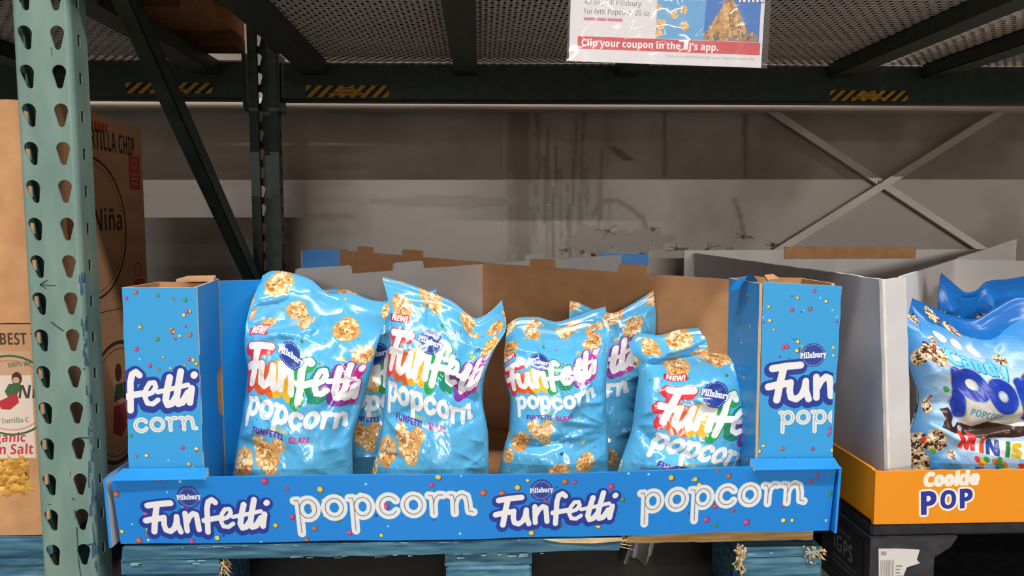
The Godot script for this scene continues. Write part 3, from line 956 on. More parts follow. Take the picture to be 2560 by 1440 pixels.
# ---------------------------------------------------------------- blue display
func tray_print() -> ImageTexture:
	var p := Print.new(Rect2(265, 0, 1830, 168), 2048, 188, c8(20, 132, 218))
	var at := func(x: float, y: float) -> Vector2:      # photograph pixel -> point of the panel -> drawing
		var v := pix(x, y, 0.008)
		return Vector2(265.0 + 1830.0 * (v.x + 0.512) / 1.024, 168.0 * (1.0 - (v.y - 0.147) / 0.0965))
	confetti(p, Rect2(265, 0, 1830, 168), 100, 4.0, 7.2, 17)
	for k in 2:
		# the drawing of the script word was measured in a picture enlarged 2.56 times
		var put_at := func(q: Vector2) -> Vector2:
			if k == 0: return at.call(240 + 0.3906 * q.x, 1120 + 0.3906 * q.y)
			var x := 1238 + 0.379 * (q.x - 300)
			return at.call(x, 1237 + 0.372 * (q.y - 345) - 0.012 * (x - 1238))
		var o: Vector2 = put_at.call(Vector2(700, 450))
		var ex: Vector2 = (put_at.call(Vector2(1000, 450)) - put_at.call(Vector2(400, 450))) / 600.0
		var ey: Vector2 = (put_at.call(Vector2(700, 600)) - put_at.call(Vector2(700, 300))) / 300.0
		var e: Vector2 = at.call([472.0, 1353.0][k], [1244.0, 1222.0][k])
		p.disc(e, 29, c8(30, 56, 150))
		logo(p, Transform2D(ex, ey, o - ex * 700 - ey * 450))
		emblem(p, e, 27, -0.04)
		p.ring(e, Vector2(20.5, 20.5), Vector2(21.5, 21.5), c8(120, 140, 200))
		slab(p, at.call([740.0, 1607.0][k], [1246.0, 1226.0][k]), [60.0, 57.5][k], 0.95, -0.03, c8(232, 230, 228), c8(106, 120, 140), "popcorn", 0.36)
	return p.tex()

func column_print(right: bool) -> ImageTexture:
	var p := Print.new(Rect2(0, 0, 190, 480), 380, 960, c8(52, 160, 222))
	confetti(p, Rect2(0, 0, 190, 210), 30, 2.6, 5.0, 3 if right else 4)
	confetti(p, Rect2(0, 350, 190, 130), 14, 2.6, 5.0, 5 if right else 6)
	if right:
		emblem(p, Vector2(136, 186), 31, -0.05)
		logo(p, Transform2D(Vector2(0.48, 0.0), Vector2(0, 0.48), Vector2(-124, 40)), true, [0, 1, 2, 3])
		emblem(p, Vector2(136, 186), 31, -0.05)
		slab(p, Vector2(58, 332), 37.0, 0.94, -0.01, c8(232, 230, 228), c8(150, 160, 170))
	else:
		logo(p, Transform2D(Vector2(0.42, 0.0), Vector2(0, 0.46), Vector2(-282, 58)), true, [3, 4, 5, 6, 7])
		slab(p, Vector2(22, 330), 37.0, 1.0, -0.04, c8(232, 230, 228), c8(150, 160, 170), "corn")
	return p.tex()

func wavy(poly: PackedVector2Array, amp: float, sd: int) -> PackedVector2Array:    # a cut or torn edge: resample and jitter
	var g := RandomNumberGenerator.new()
	g.seed = sd
	var out := PackedVector2Array()
	for i in poly.size():
		var a := poly[i]
		var b := poly[(i + 1) % poly.size()]
		var n := maxi(1, int(a.distance_to(b) / 0.02))
		for k in n:
			out.append(a.lerp(b, float(k) / n) + Vector2(g.randf_range(-amp, amp), g.randf_range(-amp, amp)))
	return out

func build_blue_display():
	var o := thing("display_tray", "bright blue cardboard popcorn display with corner columns on the blue pallet", "display tray", Vector3(0, 0.145, -0.6))
	var y0 := 0.1455
	var blue_conf: Material
	var pc := Print.new(Rect2(0, 0, 0.2, 0.2), 512, 512, c8(36, 148, 222))
	confetti(pc, Rect2(0, 0, 0.2, 0.2), 38, 0.0016, 0.003, 91)
	blue_conf = tmat(pc.tex(), 0.42)
	blue_conf.uv1_scale = Vector3(5, 5, 5)
	M.blue_conf = blue_conf
	# tray
	bx("tray_floor", o, Vector3(-0.508, y0, -1.2), Vector3(0.508, y0 + 0.004, -0.004), M.kraft, 0)
	var th := 0.005
	var tp := tmat(tray_print(), 0.4)
	# the front leans a little outward at the ends: build it as a strip of quads with a soft bow
	var st := newst()
	var sb := newst()
	var se := newst()
	var n := 60
	var F := func(i: int, t: float, back: bool) -> Vector3:
		var s := float(i) / n
		var x := lerpf(-0.5085, 0.5085, s) + (s - 0.5) * 0.014 * t
		var top := 0.2425 + 0.0015 * sin(s * 9.0)
		var bot := y0 + 0.0008 + 0.0014 * maxf(0, sin(s * 23.0 + 1.0))
		var z := 0.006 + 0.003 * sin(s * 12.0) * t + 0.004 * t + (-0.006 * absf(2 * s - 1))
		return Vector3(x, lerpf(bot, top, t), z - (th if back else 0.0))
	for i in n:
		for j in 4:
			var t0 := j / 4.0
			var t1 := (j + 1) / 4.0
			var u0 := float(i) / n
			var u1 := float(i + 1) / n
			quad(st, F.call(i, t0, false), F.call(i + 1, t0, false), F.call(i + 1, t1, false), F.call(i, t1, false), Vector2(u0, 1 - t0), Vector2(u1, 1 - t0), Vector2(u1, 1 - t1), Vector2(u0, 1 - t1))
			quad(sb, F.call(i, t0, true), F.call(i + 1, t0, true), F.call(i + 1, t1, true), F.call(i, t1, true))
		quad(se, F.call(i, 1, false), F.call(i + 1, 1, false), F.call(i + 1, 1, true), F.call(i, 1, true))
		quad(se, F.call(i, 0, false), F.call(i + 1, 0, false), F.call(i + 1, 0, true), F.call(i, 0, true))
	for i in [0, n]: quad(se, F.call(i, 0, false), F.call(i, 1, false), F.call(i, 1, true), F.call(i, 0, true))
	var fm := done(st, tp)
	done(sb, M.kraft, fm)
	done(se, M.blue_card, fm)
	put(fm, "front_panel", o)
	# folded-over lips at both ends of the front, in front of the columns
	for e in [[-0.516, -0.384], [0.392, 0.517]]:
		var s1 := newst()
		var a := Vector3(e[0], 0.2425, 0.012)
		var b := Vector3(e[1], 0.2432, 0.014)
		var c := Vector3(e[1] - 0.001, 0.2535, -0.006)
		var d := Vector3(e[0] + 0.012 if e[0] < 0 else e[0], 0.2535, -0.008)
		quad(s1, a, b, c, d)
		quad(s1, c, d, d - Vector3(0, 0.1, 0.002), c - Vector3(0, 0.1, 0.002))
		var s1m := done(s1, M.blue_card)
		var s3 := newst()
		quad(s3, b, c, c - Vector3(0, 0.012, 0.001), b - Vector3(0, 0.003, 0.001))
		quad(s3, a, d, d - Vector3(0, 0.012, 0.001), a - Vector3(0, 0.003, 0.001))
		done(s3, M.white_edge, s1m)
		put(s1m, "folded_lip", o)
	# sides and back of the tray
	for s in [-1, 1]:
		var xx: float = 0.513 * s
		var a := Vector3(xx, 0, 0.008)
		var side := PackedVector2Array([Vector2(0, y0), Vector2(1.205, y0), Vector2(1.205, 0.243), Vector2(0.02, 0.246), Vector2(0.0, 0.243)])
		if s == -1: board("side_panel", o, side, a + Vector3(0.002, 0, 0), Vector3(-0.004, 0, -1).normalized(), Vector3(-0.04, 1, 0).normalized(), 0.004, M.white_card, M.blue_card, M.blue_card)
		else: board("side_panel", o, side, a - Vector3(0.002, 0, 0), Vector3(0.004, 0, -1).normalized(), Vector3(0.04, 1, 0).normalized(), 0.004, M.blue_card, M.blue_card, M.blue_card)
	board("back_panel", o, PackedVector2Array([Vector2(-0.51, y0), Vector2(0.51, y0), Vector2(0.51, 0.243), Vector2(-0.51, 0.243)]), Vector3(0, 0, -1.196), Vector3.RIGHT, Vector3.UP, 0.005, M.kraft, M.blue_card, M.edge)

	# corner columns: four-sided tubes, open at the top
	var yt := 0.5085
	for s in [-1, 1]:
		var pr := tmat(column_print(s == 1), 0.45)
		var fl := Vector3(-0.4985, 0, -0.012) if s == -1 else Vector3(0.405, 0, -0.012)
		var fr := Vector3(-0.395, 0, -0.012) if s == -1 else Vector3(0.5135, 0, -0.012)
		var col := Node3D.new()
		col.name = "corner_column"
		o.add_child(col, true)
		var w := fr.x - fl.x
		var ya := 0.15
		# front face with perforated, slightly ragged side edges
		var fp := wavy(PackedVector2Array([Vector2(0, ya), Vector2(w, ya), Vector2(w + 0.004 * (s + 1), yt - (0.004 if s == 1 else 0.0)), Vector2(0.002, yt + (0.003 if s == 1 else 0.0))]), 0.0006, 5 + s)
		board("front_face", col, fp, fl, Vector3.RIGHT, Vector3.UP, 0.0045, pr, M.kraft, M.white_edge, Rect2(0, 0.24, w, yt - 0.24))
		if s == -1:
			# inner face with the hand hole, then the blue start of the divider
			var hole_y0 := 0.30
			var inner := PackedVector2Array([Vector2(0, ya), Vector2(0.1, ya), Vector2(0.1, hole_y0), Vector2(0.078, hole_y0 + 0.012), Vector2(0.075, hole_y0 + 0.07), Vector2(0.1, hole_y0 + 0.085), Vector2(0.1, yt + 0.004), Vector2(0, yt)])
			board("inner_face", col, wavy(inner, 0.0003, 2), Vector3(fr.x, 0, -0.013), Vector3(-0.03, 0, -1).normalized(), Vector3.UP, 0.0045, M.blue_card, M.kraft, M.edge)
			board("outer_face", col, PackedVector2Array([Vector2(0, ya), Vector2(0.1, ya), Vector2(0.1, yt), Vector2(0, yt)]), Vector3(fl.x + 0.0045, 0, -0.017), Vector3(0.06, 0, -1).normalized(), Vector3.UP, 0.0045, M.kraft, M.blue_card, M.edge)
			board("back_face", col, wavy(PackedVector2Array([Vector2(0, ya), Vector2(0.092, ya), Vector2(0.092, yt + 0.004), Vector2(0.05, yt + 0.006), Vector2(0.03, yt), Vector2(0, yt)]), 0.0006, 3), Vector3(fl.x + 0.007, 0, -0.115), Vector3.RIGHT, Vector3.UP, 0.0045, M.kraft, M.kraft, M.edge)
			# torn flap lying across the opening
			board("torn_flap", col, wavy(PackedVector2Array([Vector2(0.0, 0), Vector2(0.056, 0), Vector2(0.05, 0.03), Vector2(0.008, 0.026)]), 0.0012, 4), Vector3(-0.452, yt + 0.0065, -0.085), Vector3.RIGHT, Vector3(0, 0.12, -1).normalized(), 0.004, M.kraft, M.kraft, M.edge)
		else:
			board("inner_face", col, wavy(PackedVector2Array([Vector2(0, ya), Vector2(0.1, ya), Vector2(0.1, yt + 0.002), Vector2(0, yt)]), 0.0006, 6), Vector3(fl.x, 0, -0.012), Vector3(-0.12, 0, -1).normalized(), Vector3.UP, 0.0045, M.kraft, M.blue_conf, M.edge)
			board("outer_face", col, PackedVector2Array([Vector2(0, ya), Vector2(0.1, ya), Vector2(0.1, yt), Vector2(0, yt)]), Vector3(fr.x, 0, -0.018), Vector3(-0.02, 0, -1).normalized(), Vector3.UP, 0.0045, M.blue_card, M.kraft, M.edge)
			board("back_face", col, wavy(PackedVector2Array([Vector2(0, ya), Vector2(0.112, ya), Vector2(0.112, yt), Vector2(0.03, yt + 0.004), Vector2(0, yt)]), 0.001, 3), Vector3(fl.x - 0.008, 0, -0.115), Vector3.RIGHT, Vector3.UP, 0.0045, M.kraft, M.kraft, M.edge)
			# curled blue corner and a torn scrap at the top
			var sc := newst()
			for i in 8:
				for j in 4:
					var Q := func(ii: int, jj: int) -> Vector3:
						var t := ii / 8.0
						var w2 := (jj / 4.0 - 0.5)
						return Vector3(0.376 + t * 0.034 + 0.004 * sin(w2 * 3), yt - 0.012 + 0.02 * sin(t * 2.6) + 0.006 * w2, -0.05 + w2 * (0.03 - 0.02 * t) - 0.01 * t)
					quad(sc, Q.call(i, j), Q.call(i + 1, j), Q.call(i + 1, j + 1), Q.call(i, j + 1))
			put(done(sc, M.blue_card), "curled_corner", col)
			board("torn_flap", col, wavy(PackedVector2Array([Vector2(0, 0), Vector2(0.018, 0), Vector2(0.016, 0.02), Vector2(0.003, 0.018)]), 0.0015, 9), Vector3(0.418, yt + 0.005, -0.03), Vector3(1, 0.1, 0).normalized(), Vector3(0, 0.3, -1).normalized(), 0.004, M.kraft, M.kraft, M.edge)
	# rear corner columns (their blue outer faces show over the dividers)
	for s in [-1, 1]:
		var col := Node3D.new()
		col.name = "corner_column"
		o.add_child(col, true)
		var xa := -0.497 if s == -1 else 0.335
		var h := 0.5225 if s == -1 else 0.5085
		var wd := 0.105 if s == -1 else 0.145
		board("front_face", col, PackedVector2Array([Vector2(0, 0.15), Vector2(wd, 0.15), Vector2(wd, h + (0.004 if s == -1 else 0.0)), Vector2(0.04, h + 0.003), Vector2(0, h)]), Vector3(xa, 0, -1.09), Vector3.RIGHT, Vector3.UP, 0.0045, M.blue_card, M.kraft, M.edge)
		board("outer_face", col, PackedVector2Array([Vector2(0, 0.15), Vector2(0.1, 0.15), Vector2(0.1, h), Vector2(0, h)]), Vector3(xa if s == -1 else xa + wd, 0, -1.095), Vector3(0, 0, -1), Vector3.UP, 0.0045, M.blue_card, M.kraft, M.edge)
		board("inner_face", col, PackedVector2Array([Vector2(0, 0.15), Vector2(0.1, 0.15), Vector2(0.1, h), Vector2(0, h)]), Vector3(xa if s == 1 else xa + wd, 0, -1.095), Vector3(0, 0, -1), Vector3.UP, 0.0045, M.blue_card, M.kraft, M.edge)
	# crossed dividers with tabs along the top: each is two leaves that meet at the middle
	var mid := Vector3(0.008, 0, -0.625)
	var ends := [Vector3(-0.399, 0, -0.113), Vector3(0.392, 0, -0.112), Vector3(-0.392, 0, -1.092), Vector3(0.40, 0, -1.092)]
	var tabbed := func(len_: float, h0: float, h1: float, tabs: Array, sd: int) -> PackedVector2Array:
		var poly := PackedVector2Array([Vector2(0, 0.15), Vector2(len_, 0.15), Vector2(len_, h1)])
		for k in range(tabs.size() - 1, -1, -1):
			var q: Array = tabs[k]
			var yb := lerpf(h0, h1, q[1] / len_)
			var ybb := lerpf(h0, h1, q[0] / len_)
			poly.append(Vector2(q[1], yb))
			poly.append(Vector2(q[1] - 0.002, yb + 0.013))
			poly.append(Vector2(q[1] - 0.007, yb + 0.0155))
			poly.append(Vector2(q[0] + 0.007, ybb + 0.0155))
			poly.append(Vector2(q[0] + 0.002, ybb + 0.013))
			poly.append(Vector2(q[0], ybb))
		poly.append(Vector2(0, h0))
		return poly
	var leaf := func(i: int, mf: Material, mb: Material, h0: float, h1: float, tabs: Array):
		var a: Vector3 = ends[i]
		var d := (mid - a)
		var L := d.length()
		var al := d / L
		board("divider_panel", o, tabbed.call(L, h0, h1, tabs, i), a, al, Vector3.UP, 0.004, mf, mb, M.edge)
	leaf.call(0, M.white_card, M.kraft, 0.506, 0.5075, [[0.145, 0.27], [0.375, 0.46]])
	leaf.call(1, M.kraft, M.kraft, 0.508, 0.5095, [[0.165, 0.235], [0.40, 0.48]])
	leaf.call(2, M.kraft, M.kraft, 0.5235, 0.511, [[0.09, 0.17], [0.30, 0.39]])
	leaf.call(3, M.white_card, M.white_card, 0.508, 0.508, [[0.38, 0.46]])
	# blue facing at the near end of the white divider
	board("blue_facing", o, PackedVector2Array([Vector2(0, 0.15), Vector2(0.075, 0.15), Vector2(0.075, 0.5075), Vector2(0, 0.5105)]), Vector3(-0.3955, 0, -0.108), Vector3(0.62, 0, -0.78).normalized(), Vector3.UP, 0.003, M.blue_card, M.blue_card, M.edge)

# ---------------------------------------------------------------- bags
func bag_print() -> ImageTexture:
	var p := Print.new(Rect2(540, 670, 480, 700), 1024, 1494, c8(90, 180, 230))
	confetti(p, Rect2(540, 670, 480, 700), 70, 1.6, 3.6, 55, false)
	for q in [[635, 725, 37, 1], [728, 772, 36, 2], [850, 786, 35, 3], [632, 820, 34, 4], [910, 852, 32, 5], [950, 716, 30, 6], [560, 760, 28, 7], [985, 800, 28, 21], [637, 1166, 37, 8], [590, 1215, 28, 9], [760, 1270, 36, 10], [680, 1300, 30, 11], [560, 1140, 24, 12], [845, 1260, 34, 13]]:
		kernel(p, Vector2(q[0], q[1]), q[2], q[3])
	butterfly(p, Vector2(706, 1136), 44, 30)
	p.poly([Vector2(596, 848), Vector2(652, 838), Vector2(656, 860), Vector2(598, 870)], c8(214, 36, 40))
	p.text("NEW!", Vector2(626, 854), 22, c8(250, 246, 244), true, false, -0.12, 0.86, 0.15, true, 0.7)
	logo(p, Transform2D(Vector2(0.39, 0.012), Vector2(0.0, 0.50), Vector2(489, 704)), false)
	emblem(p, Vector2(730, 888), 33, 0.0)
	slab(p, Vector2(632, 1013), 42.0, 0.79, 0.0, c8(244, 244, 244), Color(0, 0, 0, 0), "popcorn", 0.3)
	p.text("WITH", Vector2(737, 1070), 11, c8(226, 190, 40), true, false, 0.0, 1.1, 0.0, true)
	p.text("FUNFETTI ", Vector2(663, 1084), 19.5, c8(96, 52, 148), true, false, 0.0, 0.9, 0.0, false, 0.4)
	p.text("GLAZE", Vector2(757, 1084), 19.5, c8(196, 44, 132), true, false, 0.0, 0.9, 0.0, false, 0.4)
	for q in [[895, 830, 5, 2], [750, 834, 5, 3], [860, 870, 6, 2], [690, 800, 4, 2], [790, 838, 3, 0], [770, 1205, 6, 4], [840, 1190, 6, 2]]:
		p.disc(Vector2(q[0], q[1]), q[2], c8(DOTS[q[3]][0], DOTS[q[3]][1], DOTS[q[3]][2]))
	return p.tex()

func smooth_line(pts: Array, n: int) -> Array:        # resample a polyline evenly, rounding its corners a little
	var c := Curve2D.new()
	for i in pts.size():
		var a := Vector2(pts[maxi(i - 1, 0)][0], pts[maxi(i - 1, 0)][1])
		var b := Vector2(pts[mini(i + 1, pts.size() - 1)][0], pts[mini(i + 1, pts.size() - 1)][1])
		var t := (b - a) * 0.14
		c.add_point(Vector2(pts[i][0], pts[i][1]), -t, t)
	var out := []
	var L := c.get_baked_length()
	for i in n + 1: out.append(c.sample_baked(L * i / n))
	return out

func bag(o: Node3D, spec: Dictionary, m: Material):
	var NU := 96
	var NV := 126
	var T := smooth_line(spec.top, NU)
	var B := smooth_line(spec.bottom, NU)
	var L := smooth_line(spec.left, NV)
	var R := smooth_line(spec.right, NV)
	var z0: float = spec.z
	var th: float = spec.th
	var lean: float = spec.get("lean", 0.02)
	var pr: Array = spec.print_at                 # print point x, y, its scale across and down, its turn
	var anchor: Vector2 = spec.anchor             # where on the bag that print point sits
	var near := 1e9
	var hold := Vector2i.ZERO
	var film := []
	var n1 := FastNoiseLite.new()
	n1.seed = spec.seed
	n1.frequency = 0.007
	n1.fractal_octaves = 2
	var n2 := FastNoiseLite.new()
	n2.seed = spec.seed + 50
	n2.frequency = 0.009
	n2.fractal_type = FastNoiseLite.FRACTAL_RIDGED
	n2.fractal_octaves = 2
	n2.domain_warp_enabled = true
	n2.domain_warp_amplitude = 30.0
	var area: Rect2 = spec.area
	var g := RandomNumberGenerator.new()
	g.seed = spec.seed * 31 + 7
	var folds: Array = spec.get("folds", []).duplicate()
	for i in 22:                                        # short sharp creases running in from the sides and the shoulders
		var k := g.randf_range(0.12, 0.95)
		var from: Vector2 = (L if i % 2 else R)[int(k * NV)]
		var to := from + Vector2(g.randf_range(24, 90) * (1 if i % 2 else -1), g.randf_range(-46, 46))
		folds.append([from.x, from.y, to.x, to.y, g.randf_range(0.002, 0.007) * (1 if g.randf() < 0.55 else -1), g.randf_range(5, 9), 1.0])
	for i in 7:
		var k := g.randf_range(0.1, 0.9)
		var from: Vector2 = T[int(k * NU)] + Vector2(0, 18)
		var to := from + Vector2(g.randf_range(-40, 40), g.randf_range(30, 80))
		folds.append([from.x, from.y, to.x, to.y, g.randf_range(0.003, 0.008) * (1 if g.randf() < 0.5 else -1), g.randf_range(5, 10), 1.0])
	var front := []
	var back := []
	var uvs := []
	for j in NV + 1:
		var t := float(j) / NV
		for i in NU + 1:
			var s := float(i) / NU
			var pt: Vector2 = T[i] * (1 - t) + B[i] * t + L[j] * (1 - s) + R[j] * s - (T[0] * (1 - s) * (1 - t) + T[NU] * s * (1 - t) + B[0] * (1 - s) * t + B[NU] * s * t)
			var e := 1.0 - absf(2 * s - 1)
			var pil := pow(maxf(0.0, 1.0 - pow(absf(2 * s - 1), 2.4)), 0.62)
			var vt := smoothstep(0.03, spec.get("shoulder", 0.34), t) * (1.0 - 0.45 * pow(t, 9.0))
			var h := th * pil * vt
			var fade := clampf(e * 7.0, 0, 1) * clampf(t * 9.0, 0, 1) * clampf((1 - t) * 12.0, 0, 1)
			var dz := 0.0
			var pe := Vector2(1200, 560) + (pt - Vector2(1200, 560)) * (1.0 + (h - lean * (1 - t) * (1 - t)) / (EYE.z - z0))
			for c in folds:
				var a := Vector2(c[0], c[1])
				var b := Vector2(c[2], c[3])
				var ab := b - a
				var k := (pe - a).dot(ab) / ab.length_squared()
				var kc := clampf(k, 0, 1)
				var dist := pe.distance_to(a + ab * kc)
				var q: float = absf(dist) / c[5]
				dz += c[4] * (exp(-q * q) if c.size() < 7 else exp(-q * c[6])) * (0.35 + 0.65 * sin(PI * clampf(kc, 0.08, 0.92)))
			var wr: float = n1.get_noise_2d(pt.x, pt.y) * 0.006 + n2.get_noise_2d(pt.x, pt.y * 0.8) * spec.get("wrinkle", 0.0022)
			var zb := z0 - lean * (1 - t) * (1 - t)
			var top_curl: float = spec.get("curl", 0.0) * pow(1.0 - clampf(t / 0.2, 0, 1), 1.5)
			var crimp := 0.0007 * sin(t * NV * 2.1) * clampf(1.0 - t / 0.05, 0, 1)
			var zf: float = zb + h + (dz + wr) * fade + crimp - top_curl
			var w := pix(pt.x, minf(pt.y, 1330.0), z0)                 # the outline is traced in the plane the bag stands in; its depth is added straight out of that plane
			w.y = maxf(w.y, 0.1515)                      # it stands on the tray floor
			front.append(w + Vector3(0, 0, zf - z0 + 0.0007))
			back.append(w + Vector3(0, 0, zb - z0 - h * 0.8 + wr * 0.5 * fade + crimp - top_curl - 0.0007))
			film.append(w + Vector3(0, 0, zb - z0 + h))
			var da := seen(film[-1]).distance_to(anchor)
			if da < near:
				near = da
				hold = Vector2i(i, j)
	# print layout: metres along the film, across from the middle of each row and down the middle column
	var lens := []
	var down := [0.0]
	for j in NV + 1:
		var row := [0.0]
		for i in NU: row.append(row[i] + film[j * (NU + 1) + i].distance_to(film[j * (NU + 1) + i + 1]))
		var half: float = row[NU / 2]
		for i in NU + 1: lens.append(row[i] - half)
		if j > 0: down.append(down[j - 1] + film[j * (NU + 1) + NU / 2].distance_to(film[(j - 1) * (NU + 1) + NU / 2]))
	var l0 := Vector2(lens[hold.y * (NU + 1) + hold.x], down[hold.y])
	for j in NV + 1:
		for i in NU + 1:
			var q := (Vector2(lens[j * (NU + 1) + i], down[j]) - l0).rotated(-pr[4]) * Vector2(1660.0 / pr[2], 1660.0 / pr[3])
			uvs.append((Vector2(pr[0], pr[1]) + q - area.position) / area.size)
	for face in 2:
		var st := newst()
		st.set_smooth_group(0)
		var pts: Array = front if face == 0 else back
		for k in pts.size():
			st.set_uv(uvs[k] if face == 0 else Vector2(1.0 - uvs[k].x, uvs[k].y))
			st.add_vertex(pts[k])
		for j in NV:
			for i in NU:
				var a := j * (NU + 1) + i
				var q := [a, a + 1, a + NU + 2, a, a + NU + 2, a + NU + 1]
				if face == 1: q = [a, a + NU + 2, a + 1, a, a + NU + 1, a + NU + 2]
				for v in q: st.add_index(v)
		put(done(st, m), "front_film" if face == 0 else "back_film", o)
	# the crimped seal along the top
	var ss := newst()
	for i in NU:
		var up0 := Vector3(0, 0.0028 + (0.0012 if i % 2 else 0.0), 0)
		var up1 := Vector3(0, 0.0028 + (0.0012 if (i + 1) % 2 else 0.0), 0)
		quad(ss, front[i], front[i + 1], front[i + 1] + up1, front[i] + up0, uvs[i], uvs[i + 1], uvs[i + 1] - Vector2(0, 0.004), uvs[i] - Vector2(0, 0.004))
	put(done(ss, m), "crimped_seal", o)

